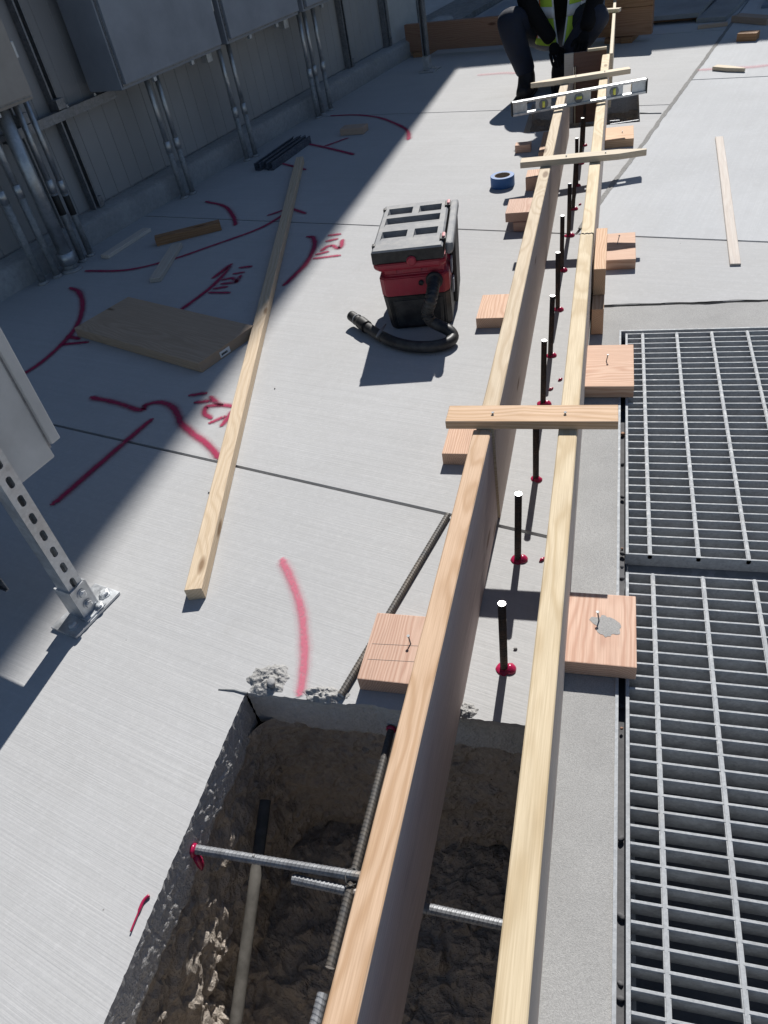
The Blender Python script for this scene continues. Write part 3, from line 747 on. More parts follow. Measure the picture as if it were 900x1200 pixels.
for k in range(N):
    a = 2*math.pi*k/N; r = 1+.45*noise.noise(Vector((math.cos(a)*1.5, math.sin(a)*1.5, 2.)))+.2*noise.noise(Vector((math.cos(a)*5, math.sin(a)*5, 2.)))
    vs.append(bm.verts.new((.030*r*math.cos(a), .022*r*math.sin(a), 0)))
bm.faces.new(vs); so_ = mesh_obj('stain', bm, 'curb_concrete', b1, False, (.008, -.012, .0195), (0, 0, .9))
block(-.1700, -.031, .630, .862, .0005, .0385, 'wood block with a bent nail overlapping the grating corner by the stacked studs', 'X', ((-.11, .765, .02),))
block(-.1220, -.018, 1.465, 1.705, .0005, .0385, 'wood block with an upright nail beside the stacked studs', 'X', ((-.085, 1.60, .03),))
block(-.1500, -.014, 2.845, 3.055, .0005, .0385, 'wood block with a dark knot next to the far excavation', 'X', ((-.07, 2.95, .006),))
block(-.1590, -.122, .995, 1.40, .0005, .0895, 'lower stud offcut of the two stacked on edge against the form', 'Y')
block(-.1580, -.121, 1.09, 1.415, .0900, .179, 'upper stud offcut of the two stacked on edge against the form', 'Y')
block(-.570, -.4005, -.432, -.258, .0005, .0385, 'pinkish wood block with a bent nail at the excavation edge', 'Y', ((-.478, -.335, .02),))
PB = [o for o in bpy.data.objects if o.get('label', '').startswith('pinkish wood block')][0]
for x in (.005, -.035): box('pencil_line', (.0008, .10, .0006), 'pencil', (x, .025, .0191), (0, 0, .05), PB, 0)
block(-.527, -.3945, .306, .440, .0005, .0385, 'wood block half hidden under the square-ended cross batten', 'Y')
block(-.541, -.3930, 1.055, 1.230, .0005, .0385, 'wood block against the form beside the vacuum', 'Y', ((-.44, 1.13, .004),))
block(-.500, -.3900, 1.872, 2.03, .0005, .0385, 'lower wood block of the pair between vacuum and tape roll', 'X')
block(-.533, -.3900, 1.880, 2.040, .0390, .077, 'upper wood block of the pair between vacuum and tape roll', 'Y')
block(-.493, -.3880, 2.34, 2.45, .0005, .0590, 'small thick wood block behind the blue tape roll', 'Y')
block(-.468, -.3860, 2.755, 3.09, .0005, .0385, 'long wood block against the form under the spirit level', 'Y')
block(-.600, -.52, 2.90, 2.955, .0005, .0385, 'small wood scrap in the shadow of the crouching worker', 'X')
box_ = block(-.02, .03, 3.86, 3.96, .0005, .0385, 'pale wood block at the far rim of the far excavation', 'X', (), 'wood_lath')

# ---- rebar dowels with epoxy
def rebar_bm(L, r=.0079, pitch=.0078, seg=12):
    bm = bmesh.new(); rings = []; z = 0.; k = 0; zs = []
    while z < L-.001:
        for f, rr in ((0, 1), (.45, 1), (.55, 1.09), (.85, 1.09), (.95, 1)):
            if z+f*pitch < L: zs.append((z+f*pitch, rr))
        z += pitch
    zs.append((L, 1))
    for z, rr in zs:
        ring = []
        for s in range(seg):
            a = 2*math.pi*s/seg; dz = .0022*math.cos(a) if 0 < z < L else 0
            rad = r*(max(rr, 1.08) if s in (0, seg//2) else rr)
            ring.append(bm.verts.new((rad*math.cos(a), rad*math.sin(a), min(max(z+dz, 0), L))))
        rings.append(ring)
    for i in range(len(rings)-1):
        for s in range(seg): bm.faces.new((rings[i][s], rings[i][(s+1) % seg], rings[i+1][(s+1) % seg], rings[i+1][s]))
    bm.faces.new(rings[0][::-1]); f = bm.faces.new(rings[-1]); f.material_index = 1
    return bm
def rebar(name, p0, p1, mats, parent=None, r=.0079):
    p0, p1 = Vector(p0), Vector(p1); d = p1-p0
    o = mesh_obj(name, rebar_bm(d.length, r), mats, parent, False, p0, d.to_track_quat('Z', 'Y').to_euler()); return o
bm = rebar_bm(.215, .0072); dow = bpy.data.meshes.new('bar'); bm.to_mesh(dow); bm.free(); dow.materials.append(MATS['rebar_rust']); dow.materials.append(MATS['rebar_cut'])
bm = bmesh.new(); N, R = 22, 5
for bx_, by_, br_, bh_ in ((0, 0, .0155, .006), (.010, -.004, .0125, .012)):
    rings = []
    for j in range(R+1):
        t = j/R; ring = []
        for k in range(N):
            a = 2*math.pi*k/N; rr = br_*(1-t**2.2)*(1+.15*noise.noise(Vector((math.cos(a)*2, math.sin(a)*2, bx_*100))))
            ring.append(bm.verts.new((bx_+rr*math.cos(a), by_+rr*math.sin(a), bh_*t)))
        rings.append(ring)
    for j in range(R):
        for k in range(N): bm.faces.new((rings[j][k], rings[j][(k+1) % N], rings[j+1][(k+1) % N], rings[j+1][k]))
    bmesh.ops.remove_doubles(bm, verts=rings[-1], dist=.002)
epo = bpy.data.meshes.new('epoxy_blob'); bm.to_mesh(epo); bm.free(); epo.materials.append(MATS['epoxy_red'])
for p in epo.polygons: p.use_smooth = True
DL0 = 'rusty rebar dowel with red epoxy, beyond the square-ended batten between the forms'
DLS = ['rusty rebar dowel with red epoxy, the one next to the excavation between the forms', 'rusty rebar dowel with red epoxy, just before the slab joint between the forms', 'rusty rebar dowel with red epoxy, partly under the square-ended batten']
for i, (x, y) in enumerate(((-.287, -.346), (-.291, -.037), (-.274, .258), (-.282, .60), (-.280, .868), (-.276, 1.176), (-.281, 1.486), (-.272, 1.80), (-.268, 2.08), (-.265, 2.36), (-.262, 2.66), (-.258, 2.93))):
    t = thing('rebar_dowel', DLS[i] if i < 3 else DL0, 'rebar', (x, y, 0), (0, 0, 0), 'rebar dowels between the form boards')
    tx, ty = random.uniform(-.02, .02), random.uniform(-.01, .05)
    if i == 0: ty = .03
    if i == 1: ty = .045
    inst('bar', dow, t, (0, 0, -.01), (-tx, ty, 0))
    inst('epoxy_blob', epo, t, (0, 0, .0002), (0, 0, random.uniform(-.5, .5)), (random.uniform(.85, 1.15),)*3)
for x, y, s in ((632, 659, 1.), (654, 447, .9), (643, 458, .8), (678, 241, 1.)):
    bm = bmesh.new(); bm_tube(bm, [(0, 0, .0015), (.006, .004, .003), (.012, .006, .0025), (.017, .012, .001)], [.001, .004, .0035, .0008], 7); 
    tag(mesh_obj('epoxy_drip', bm, 'epoxy_red', None, True, un(x, y, 0), (0, 0, .4*s)), 'small red epoxy drip on the slab between the forms', 'epoxy drip', 'epoxy drips between the forms')

# rebar in the excavation
RB = ['rebar_grey', 'rebar_cut']; RS = ['rebar_steel', 'rebar_cut']
t = thing('rebar', 'grey rebar drilled into the left excavation face with red epoxy', 'rebar', (-.82, -.779, -.055))
rebar('bar', (-.02, .002, 0), (.345, .006, .004), RB, t, .0082)
bm = lathe_bm([(.013, 0), (.0125, .004), (.009, .007)], 14); o = mesh_obj('epoxy_ring', bm, 'epoxy_red', t, True, (.006, 0, 0), (0, math.pi/2, 0))
tube('epoxy_drip', [(.008, -.004, -.008), (.014, -.008, -.02), (.016, -.012, -.034), (.013, -.014, -.05)], [.006, .008, .007, .002], 'epoxy_red', t, 8)
tag(rebar('rebar', (-.612, -.793, -.064), (-.165, -.806, -.060), RB, None, .0082), 'grey rebar passing beneath the orange-tan form towards the drain', 'rebar')
tag(rebar('rebar', (-.504, -.46, -.066), (-.503, -.918, -.055), RS, None, .0074), 'rebar from the far excavation face running along under the form', 'rebar')
tag(rebar('rebar', (-.503, -1.225, -.052), (-.503, -.956, -.052), RB, None, .0082), 'grey rebar stub pointing along the form in the excavation', 'rebar')
bm = lathe_bm([(.012, 0), (.011, .004), (.009, .006)], 12); tag(mesh_obj('epoxy_ring', bm, 'epoxy_red', None, True, (-.504, -.472, -.066), (math.pi/2, 0, 0)), 'red epoxy ring on the far excavation face around a rebar', 'epoxy ring')
bm = bmesh.new(); bm_tube(bm, [Vector((.011*math.cos(k*.8), .016*math.sin(k*.8), .012*math.sin(k*.37))) for k in range(22)], .0014, 5); tag(mesh_obj('tie_wire', bm, 'black_iron', None, True, (-.503, -.777, -.058)), 'black tie wire wound where two rebars cross in the excavation', 'wire')
tag(tube('buried_pipe', [(-.775, -.60, -.20), (-.752, -.78, -.255), (-.728, -.97, -.31), (-.70, -1.2, -.37)], .0125, 'pvc_grey', None, 12), 'dusty grey pipe slanting along the left soil side of the excavation', 'pipe')
# long rebar lying on the slab
tag(rebar('rebar', un(525, 603, .008), un(399, 815, .008), ['rebar_steel', 'rebar_cut'], None, .0070), 'long dark rebar lying on the slab beside the form', 'rebar')
# bits of pink tape at the excavation edge
pts = [un(x, y, .004) for x, y in ((175, 1049), (168, 1056), (162, 1070), (157, 1082), (153, 1092))]
tag(tube('tape_scrap', catmull(pts, 4), [.0028]*8+[.0016]*9, 'epoxy_red', None, 6), 'thin crumpled red scrap on the left rim of the excavation', 'scrap')
# far excavation steel
tag(rebar('rebar', (-.13, 3.40, -.05), (.03, 3.43, -.05), RB, None, .010), 'thick grey rebar end at the right side of the far excavation', 'rebar')
tag(rebar('rebar', (-.30, 3.52, -.06), (-.08, 3.50, -.06), RB, None, .008), 'short grey rebar spanning the far excavation beside the form', 'rebar')
# bulkhead of the far form
bk = thing('form_bulkhead', 'dark brown plywood bulkhead closing the far form end', 'board', (0, 3.6, 0))
box('panel', (.175, .018, .36), 'ply_brown', (-.252, .01, .105), (0, 0, 0), bk, .001)
box('side_panel', (.05, .018, .36), 'wood_grey', (-.366, .012, .105), (0, 0, 0), bk, .001)
box('cleat', (.006, .03, .30), 'wood_lath', (-.330, -.006, .07), (0, 0, 0), bk, .001)
box('top_strip', (.10, .02, .012), 'wood_lath', (-.215, -.002, .292), (0, 0, 0), bk, .001)

# ---- spirit level
lv = thing('spirit_level', 'aluminium box level with yellow vials lying across the forms', 'level', (-.2725, 2.628, BH), (0, 0, math.atan2(.152, .563)))
LL = .605
def lbox(n, x0, x1, z0, z1, th, mat, y=0): return box(n, (x1-x0, th, z1-z0), mat, ((x0+x1)/2, y, (z0+z1)/2), (0, 0, 0), lv, .0012)
lbox('rail', -LL/2, LL/2, .0, .010, .024, 'bright_metal'); lbox('rail', -LL/2, LL/2, .050, .060, .024, 'bright_metal')
opens = [(-.235, -.195), (-.125, -.055), (.055, .125), (.200, .240)]; xs = [-LL/2]
for a, c in opens:
    lbox('web', xs[-1], a, .010, .050, .008, 'galv'); xs.append(c)
lbox('web', xs[-1], LL/2, .010, .050, .008, 'galv')
for x in (-LL/2-.002, LL/2+.002): lbox('end_cap', x-.003, x+.003, 0, .060, .025, 'rubber_black')
for x in (-.16, 0, .16):
    bm = lathe_bm([(.019, -.007), (.021, -.006), (.021, .006), (.019, .007)], 20); mesh_obj('vial_housing', bm, 'dark_steel', lv, True, (x, 0, .03), (math.pi/2, 0, 0))
    L = .026; d = (1, 0) if x == 0 else (0, 1)
    o = tube('vial', [(-L/2*d[0], 0, -L/2*d[1]), (L/2*d[0], 0, L/2*d[1])], .0065, 'vial_yellow', lv, 12, True, (x, -.006, .03))

# ---- blue tape
tp = thing('tape_roll', 'blue masking tape roll standing flat on the slab', 'tape', (-.611, 2.44, 0))
bm = bmesh.new(); seg = 40; P = [(.038, 0), (.0555, 0), (.0565, .001), (.0565, .047), (.0555, .048), (.038, .048)]
rings = [[bm.verts.new((r*math.cos(k*2*math.pi/seg), r*math.sin(k*2*math.pi/seg), z)) for k in range(seg)] for r, z in P]
for i in range(5):
    for k in range(seg): bm.faces.new((rings[i][k], rings[i][(k+1) % seg], rings[i+1][(k+1) % seg], rings[i+1][k]))
bmesh.ops.recalc_face_normals(bm, faces=bm.faces[:]); mesh_obj('tape', bm, 'tape_blue', tp)
bm = bmesh.new(); P = [(.0378, .0005), (.0378, .0475), (.0355, .0475), (.0355, .0005)]
rings = [[bm.verts.new((r*math.cos(k*2*math.pi/seg), r*math.sin(k*2*math.pi/seg), z)) for k in range(seg)] for r, z in P]
for i in range(4):
    for k in range(seg): bm.faces.new((rings[i][k], rings[i][(k+1) % seg], rings[(i+1) % 4][(k+1) % seg], rings[(i+1) % 4][k]))
bmesh.ops.recalc_face_normals(bm, faces=bm.faces[:]); mesh_obj('core', bm, 'tape_core', tp)

# ================================================================== VACUUM
vc = thing('shop_vacuum', 'red and black portable shop vacuum with a ribbed dark lid', 'vacuum', (-.757, 1.245, 0), (0, 0, math.radians(6.5)))
def loft(name, secs, mat, bev=.006, parent=vc, chamf=.018):
    """sections: (z, x0, x1, y0, y1); chamfered-corner rectangles"""
    bm = bmesh.new(); rs = []
    for z, x0, x1, y0, y1 in secs:
        c = chamf; rs.append([bm.verts.new((x, y, z)) for x, y in ((x0+c, y0), (x1-c, y0), (x1, y0+c), (x1, y1-c), (x1-c, y1), (x0+c, y1), (x0, y1-c), (x0, y0+c))])
    for i in range(len(rs)-1):
        for k in range(8): bm.faces.new((rs[i][k], rs[i][(k+1) % 8], rs[i+1][(k+1) % 8], rs[i+1][k]))
    bm.faces.new(rs[0][::-1]); bm.faces.new(rs[-1]); bmesh.ops.recalc_face_normals(bm, faces=bm.faces[:])
    if bev: bmesh.ops.bevel(bm, geom=bm.edges[:], offset=bev, segments=2, affect='EDGES', clamp_overlap=True)
    return mesh_obj(name, bm, mat, parent)
loft('tank', [(0, -.107, .107, -.168, .175), (.010, -.110, .110, -.172, .178), (.132, -.120, .112, -.186, .19)], 'vac_black', .003)
loft('tank_panel', [(.015, -.085, .085, -.181, -.15), (.118, -.095, .095, -.1875, -.15)], 'vac_dark', .003, chamf=.012)
loft('housing', [(.132, -.1205, .1125, -.1875, .19), (.198, -.1225, .1145, -.190, .193), (.205, -.112, .106, -.178, .185), (.235, -.110, .104, -.170, .185)], 'vac_red', .003)
loft('flange', [(.230, -.128, .106, -.200, .196), (.240, -.1325, .110, -.206, .20), (.254, -.1325, .110, -.206, .20), (.258, -.128, .106, -.20, .196)], 'vac_red', .002)
for x0, x1 in ((-.10, -.06), (-.04, .025), (.045, .10)): box('vent_panel', (x1-x0, .006, .022), 'vac_red', ((x0+x1)/2, -.1755, .2195), (0, 0, 0), vc, .002)
# lid with tapered pockets
LX0, LX1, LY0, LY1, LZ0, LZ1 = -.130, .106, -.208, .205, .258, .303
bm = bmesh.new()
pock = [(-.110, -.022, .095, .165), (.002, .082, .095, .165), (-.110, .082, .0, .075), (-.110, -.022, -.125, -.045), (.002, .082, -.125, -.045)]
xs = sorted({LX0+.006, LX1-.006, *[p[0] for p in pock], *[p[1] for p in pock]}); ys = sorted({LY0+.006, LY1-.006, *[p[2] for p in pock], *[p[3] for p in pock]})
vd = {}
def vv(x, y, z):
    k = (round(x, 5), round(y, 5), round(z, 5))
    if k not in vd: vd[k] = bm.verts.new((x, y, z))
    return vd[k]
for i in range(len(xs)-1):
    for j in range(len(ys)-1):
        mx, my = (xs[i]+xs[i+1])/2, (ys[j]+ys[j+1])/2
        if any(p[0] < mx < p[1] and p[2] < my < p[3] for p in pock): continue
        bm.faces.new([vv(x, y, LZ1) for x, y in ((xs[i], ys[j]), (xs[i+1], ys[j]), (xs[i+1], ys[j+1]), (xs[i], ys[j+1]))])
for x0, x1, y0, y1 in pock:
    m = y1-.034; D = .024; cols = [x for x in xs if x0-1e-6 <= x <= x1+1e-6]
    a = [vv(x, y0, LZ1) for x in cols]; d_ = [vv(x, y1, LZ1) for x in cols]
    sl2 = [vv(x, m, LZ1-.009) for x in cols]
    ins = .010; lo0 = [vv(min(max(x, x0+ins), x1-ins), m+.001, LZ1-D) for x in cols]; lo1 = [vv(min(max(x, x0+ins), x1-ins), y1-.003, LZ1-D) for x in cols]
    for k in range(len(cols)-1):
        bm.faces.new((a[k], a[k+1], sl2[k+1], sl2[k])); bm.faces.new((sl2[k], sl2[k+1], lo0[k+1], lo0[k])); bm.faces.new((lo0[k], lo0[k+1], lo1[k+1], lo1[k])); bm.faces.new((lo1[k], lo1[k+1], d_[k+1], d_[k]))
    for e in (0, -1):
        bm.faces.new((sl2[e], lo0[e], lo1[e], d_[e])); bm.faces.new((a[e], sl2[e], d_[e])) if False else None
        ysin = [y for y in ys if y0+1e-6 < y < y1-1e-6]
        chain = [a[e]]+[vv(cols[e], y, LZ1) for y in ysin]+[d_[e]]
        bm.faces.new(chain+[sl2[e]])
# lid sides
def ring_pts(ins, z):
    ptsx = [x for x in xs]; 
    return z
bx0, bx1, by0, by1 = xs[0], xs[-1], ys[0], ys[-1]
per = [(x, by0) for x in xs]+[(bx1, y) for y in ys[1:]]+[(x, by1) for x in xs[::-1][1:]]+[(bx0, y) for y in ys[::-1][1:-1]]
def outp(x, y, d): return (x-d if x == bx0 else x+d if x == bx1 else x, y-d if y == by0 else y+d if y == by1 else y)
prev = [vv(x, y, LZ1) for x, y in per]
for d, z in ((.006, LZ1-.005), (.006, LZ0+.004), (.002, LZ0)):
    cur = [bm.verts.new((*outp(x, y, d), z)) for x, y in per]
    for k in range(len(per)): bm.faces.new((prev[k], prev[(k+1) % len(per)], cur[(k+1) % len(per)], cur[k]))
    prev = cur
bm.faces.new(prev); bmesh.ops.recalc_face_normals(bm, faces=bm.faces[:])
lid = mesh_obj('lid', bm, ['vac_lid', 'vac_black'], vc)
for p in lid.data.polygons:
    if p.center.z < LZ1-.006 and (p.center.x < LX0+.003 or p.center.x > LX1-.003 or p.center.y < LY0+.003 or p.center.y > LY1-.003 or p.normal.z < -.5): p.material_index = 1
# side handle rail, hinges, latch
loft('handle', [(.262, .110, .132, -.185, .20), (.275, .110, .138, -.19, .205), (.298, .114, .138, -.19, .205), (.301, .116, .134, -.185, .20)], 'vac_lid', .003, vc, .008)
loft('side_frame', [(.02, .110, .124, -.04, .14), (.258, .116, .134, -.05, .16)], 'vac_dark', .003, vc, .004)
for y in (-.145, .15):
    box('hinge_mount', (.020, .045, .010), 'vac_black', (.104, y, .304), (0, 0, 0), vc, .002); box('hinge_pin', (.010, .032, .012), 'vac_pink', (.107, y, .309), (0, 0, 0), vc, .003)
for y in (.16, -.16): box('lid_clip', (.010, .02, .012), 'vac_black', (-.126, y, .302), (0, 0, 0), vc, .002)
bm = lathe_bm([(.016, 0), (.0165, .006), (.012, .010)], 18); mesh_obj('latch', bm, 'vac_red', vc, False, (.0, -.206, .262), (math.pi/2, 0, 0))
for z in (.12, .19): box('latch_plate', (.006, .03, .05), 'cabinet_grey', (.119, -.10, z), (0, .05, 0), vc, .002)
# hose port and hose
bm = lathe_bm([(.026, -.004), (.029, .0), (.029, .008), (.024, .010)], 22); mesh_obj('hose_port', bm, 'vac_black', vc, True, (.065, -.188, .180), (math.pi/2, 0, 0))
bm = lathe_bm([(.009, 0), (.009, .006)], 12); mesh_obj('lock_button', bm, 'vac_black', vc, True, (.020, -.190, .176), (math.pi/2, 0, 0))
def hose(pts, r, rib, name, mat, n=10, seg=14):
    P = catmull(pts, n*4); L = 0; rad = []; out = []
    acc = 0; last = P[0]; Q = [P[0]]
    step = rib/4 if rib else .006
    for q in P[1:]:
        while (q-last).length >= step:
            last = last+(q-last).normalized()*step; Q.append(last.copy())
    rad = [r*(1.10 if (k % 4) in (0, 1) else .86) if rib else r for k in range(len(Q))]
    return tube(name, Q, rad, mat, vc, seg)
VM = Matrix.Translation(Vector((-.757, 1.245, 0))) @ Matrix.Rotation(math.radians(6.5), 4, 'Z'); VI = VM.inverted()
def vp(x, y, z): return VI @ un(x, y, z)
hose([(.063, -.180, .180), (.064, -.205, .176), vp(505, 351, .150), vp(501, 364, .105), vp(502, 373, .078)], .0195, .0125, 'hose', 'hose_black')
hose([vp(502, 371, .084), vp(506, 377, .062), vp(516, 382, .050), vp(527, 388, .040), vp(531, 395, .0255), vp(524, 402, .0215), vp(507, 406, .0215), vp(484, 406, .0215), vp(462, 401, .0215), vp(447, 394, .0215)], .0195, 0, 'hose_sleeve', 'hose_black', 10)
hose([vp(450, 396, .022), vp(440, 390, .024), vp(428, 382, .028)], .0185, 0, 'wand_grip', 'vac_dark')
hose([vp(430, 383.5, .028), vp(422, 377, .031)], .0225, 0, 'wand_collar', 'vac_black')
hose([vp(424, 379, .03), vp(411, 369.5, .036)], .0185, 0, 'wand_tip', 'vac_black')
hose([vp(419, 375, .032), vp(417, 373.6, .033)], .0205, 0, 'wand_ring', 'vac_lid')
tube('wand_lever', [vp(441, 395, .045), vp(446, 388, .055), vp(452, 380, .06)], [.0035, .0055, .003], 'vac_lid', vc, 8)

# ================================================================== LOOSE TIMBER
def loose(name, p0, p1, wd, ht, mat, label, z0=.0006, cat='board', roll=0.0):
    p0, p1 = Vector((p0[0], p0[1], z0+ht/2)), Vector((p1[0], p1[1], z0+ht/2)); o = board(name, p0, p1, wd, ht, mat); tag(o, label, cat); return o
a, c = un(226, 691, .035), un(351, 184, .035)
loose('timber_strip', a, c, .043, .036, 'wood_stick', 'very long square wood strip lying across the shadow edge on the slab')
A_, B_, C_, D_ = un(88, 382, .038), un(235, 428, .038), un(295, 380, .038), un(150, 350, .038)
pl = loose('plank', (A_+D_)/2, (B_+C_)/2, .286, .038, 'wood_plank', 'wide brown plank offcut with a white end tag', cat='plank')
L = ((B_+C_)/2-(A_+D_)/2).length
tg = box('end_tag', (.0012, .05, .022), 'tag_white', (L/2+.001, -.02, -.003), (0, 0, 0), pl, 0)
for k in range(7): box('tag_print', (.0006, .0022 if k % 2 else .004, .008), 'ink', (.0008, -.016+k*.0042, -.001), (0, 0, 0), tg, 0)
def scrap(px0, px1, wd, ht, mat, label, name='wood_scrap', zz=None):
    a, c = un(*px0, ht), un(*px1, ht); return loose(name, a, c, wd, ht, mat, label, cat='wood scrap')
scrap((122, 299), (172, 267), .05, .018, 'wood_grey', 'pale flat wood scrap lying beside the wall kerb')
scrap((181, 278), (257, 259), .055, .038, 'timber_brown', 'reddish wood offcut lying against a pale scrap')
sc3 = scrap((181, 326), (207, 285), .052, .020, 'wood_grey', 'pale split wood scrap touching the reddish offcut')
scrap((401, 149), (428, 147), .09, .038, 'wood_plank', 'small square wood offcut on the red arc in the shade')
scrap((463, 62), (497, 53), .17, .04, 'wood_plank', 'short wood offcut in the corner by the smooth end panel')
# bundle of dark steel channels
a, c = un(309, 196, .02), un(354, 164, .02); d = (c-a).normalized(); nrm = Vector((-d.y, d.x, 0)).normalized()
for k in range(3):
    m = (a+c)/2+nrm*(.0425*(k-1))+d*(.02*(k % 2)); L = (c-a).length
    ch = thing('steel_channel', 'dark steel channel in the tight flat bundle by the conduits', 'channel', (m.x, m.y, .0215), (0, 0, math.atan2(d.y, d.x)), 'dark steel channels on the slab')
    mesh_obj('channel', strut_bm(L), 'navy_steel', ch, False, (-L/2, 0, 0), (0, math.pi/2, 0))
# right side laths
def lath(px0, px1, wd, ht, mat, label, name='lath'):
    return scrap(px0, px1, wd, ht, mat, label, name)
lath((843, 160), (862, 309), .036, .008, 'wood_grey', 'long thin whitish lath lying flat on the right slab')
a, c = un(838, 77, .02), un(873, 80, .02)
battens('stake', (a.x, a.y, .011), (c.x, c.y, .011), .05, .02, 'wood_lath', 'short pale pointed stake on the faint pink mark', 'right')
bpy.data.objects[-1] if False else None
scrap((866, 38), (889, 37), .08, .045, 'timber_brown', 'small reddish wood block in the far shade')
scrap((818, 30), (853, 26), .045, .02, 'wood_plank', 'thin wood strip in the far shade by the joint')
scrap((863, 17), (905, 20), .09, .04, 'wood_plank', 'dark wood length in the far shade beyond the reddish block')
# far timbers
tm = thing('form_timber', 'long brown timber raised on blocks behind the crouching worker', 'timber', W(5.03, -2.17, 0), (0, 0, ROTG))
box('beam', (1.86, .045, .19), 'timber_brown', (0, 0, .13), (0, 0, 0), tm, .003)
for x in (-.8, .75): box('bearer', (.12, .22, .034), 'timber_brown', (x, .05, .017), (0, 0, 0), tm, .003)
tm = thing('form_timber', 'tall brown timber stack right of the crouching worker', 'timber', W(5.0, -1.32, 0), (0, 0, ROTG))
for k in range(2): box('beam', (.33, .05, .17), 'timber_brown', (0, -.01*k, .125+k*.173), (0, 0, 0), tm, .003)
box('bearer', (.08, .2, .038), 'timber_brown', (.0, .05, .019), (0, 0, 0), tm, .003)
# plywood sheets and plates far off
def sheet(u0, u1, v0, v1, z, th, mat, label, rz=0):
    o = box('sheet', (v1-v0, u1-u0, th), mat, W((u0+u1)/2, (v0+v1)/2, z+th/2), (0, 0, ROTG+rz), None, .002); tag(o, label, 'sheet'); return o
sheet(5.46, 6.7, -1.9, -.93, .03, .03, 'sheet_grey', 'grey plywood sheet lying raised in the far shade')
sheet(5.42, 6.6, -.905, -.70, .0008, .03, 'sheet_grey', 'narrow grey sheet beside the plywood sheet in the far shade', -.06)
box_b = sheet(5.55, 5.65, -1.85, -.95, .0008, .028, 'timber_brown', 'bearer strip under the raised plywood sheet')
sheet(5.5, 7.0, -3.0, -2.0, .0008, .02, 'plate_blue', 'bluish steel plate on the ground behind the long brown timber')
sheet(5.35, 7.3, -3.6, -3.1, .0008, .05, 'dark_steel', 'dark steel plate on the ground behind the smooth end panel')
sheet(5.75, 6.8, -.55, .6, .0008, .02, 'plate_blue', 'bluish sheet on the ground at the far right')

# ---- far post on base plate
def base_plate(parent, lx, ly, mat='galv', th=.007, ang=0):
    box('base_plate', (lx, ly, th), mat, (0, 0, th/2+.0004), (0, 0, 0), parent, .001)
fp = thing('strut_post', 'slender metal strut post on a base plate in front of the long timber', 'post', W(4.52, -2.665, 0), (0, 0, ROTG))
base_plate(fp, .12, .15, 'galv'); mesh_obj('channel', strut_bm(2.3), 'strut_metal', fp, False, (-.02, 0, .008), (0, 0, math.pi/2))
box('bracket', (.05, .05, .09), 'galv', (-.02, 0, .055), (0, 0, 0), fp, .002)
bm = lathe_bm([(.012, 0), (.012, .008), (.007, .009), (.007, .016)], 6); mesh_obj('anchor_bolt', bm, 'galv', fp, False, (.03, .02, .008))

# ---- near slotted post
ns = thing('slotted_post', 'slotted galvanized strut post bolted to a base plate at the shadow edge', 'post', W(-.612, -1.192, 0), (0, 0, ROTG))
base_plate(ns, .086, .152, 'galv', .008)
def slotted_face(L, wd, pitch=.0508, sl=.0286, sw=.0142):
    """slotted web in the YZ plane at x=0"""
    bm = bmesh.new(); N = 24; n = int(L/pitch)
    for k in range(n):
        cz = (k+.5)*pitch; inn, out = [], []
        for i in range(N):
            a = 2*math.pi*(i+.5)/N; ca, sa = math.cos(a), math.sin(a)
            s = (sl-sw)/2; y, z = sw/2*ca, sw/2*sa+(s if sa > 0 else -s); inn.append((y, z))
            m = max(abs(ca)/(wd/2), abs(sa)/(pitch/2)); out.append((ca/m, sa/m))
        # snap corners
        for cyy, czz in ((wd/2, pitch/2), (-wd/2, pitch/2), (-wd/2, -pitch/2), (wd/2, -pitch/2)):
            i = min(range(N), key=lambda j: (out[j][0]-cyy)**2+(out[j][1]-czz)**2); out[i] = (cyy, czz)
        vi = [bm.verts.new((0, y, cz+z)) for y, z in inn]; vo = [bm.verts.new((0, y, cz+z)) for y, z in out]
        for i in range(N): bm.faces.new((vo[i], vo[(i+1) % N], vi[(i+1) % N], vi[i]))
    bmesh.ops.remove_doubles(bm, verts=bm.verts[:], dist=.0004); bmesh.ops.recalc_face_normals(bm, faces=bm.faces[:])
    return bm, n*pitch
bm, LS = slotted_face(1.75, .0413)
o = mesh_obj('slotted_web', bm, 'galv', ns, False, (.0085+.0103, -.0, .035)); sm = o.modifiers.new('solid', 'SOLIDIFY'); sm.thickness = .0027; sm.offset = 0
bm = bmesh.new(); h = .0206
bm_box(bm, (-.0225, -h, .035), (.0172, -h+.0027, .035+LS)); bm_box(bm, (-.0225, h-.0027, .035), (.0172, h, .035+LS))
bm_box(bm, (-.0225, -h+.0027, .035), (-.0198, -h+.0095, .035+LS)); bm_box(bm, (-.0225, h-.0095, .035), (-.0198, h-.0027, .035+LS))
mesh_obj('channel_side', bm, 'galv', ns)
bm = bmesh.new(); bm_box(bm, (.0205, -.0225, .009), (.0255, .0225, .098)); bm_box(bm, (-.03, -.0255, .009), (.0255, -.0208, .098)); bm_box(bm, (-.03, .0208, .009), (.0255, .0255, .098))
mesh_obj('bracket', bm, 'galv', ns)
bm = bmesh.new(); bm_box(bm, (-.012, -.03, .0084), (.04, .03, .013)); mesh_obj('bracket_foot', bm, 'galv', ns)
def hexbolt(parent, loc, rot, s=1.):
    bm = lathe_bm([(.0125*s, 0), (.0125*s, .002*s)], 16); o = mesh_obj('washer', bm, 'galv', parent, False, loc, rot)
    bm = lathe_bm([(.0095*s, .002*s), (.0095*s, .008*s), (.006*s, .0095*s)], 6); mesh_obj('bolt_head', bm, 'galv', o)
for z in (.04, .075): hexbolt(ns, (.0258, .0, z), (0, math.pi/2, 0))
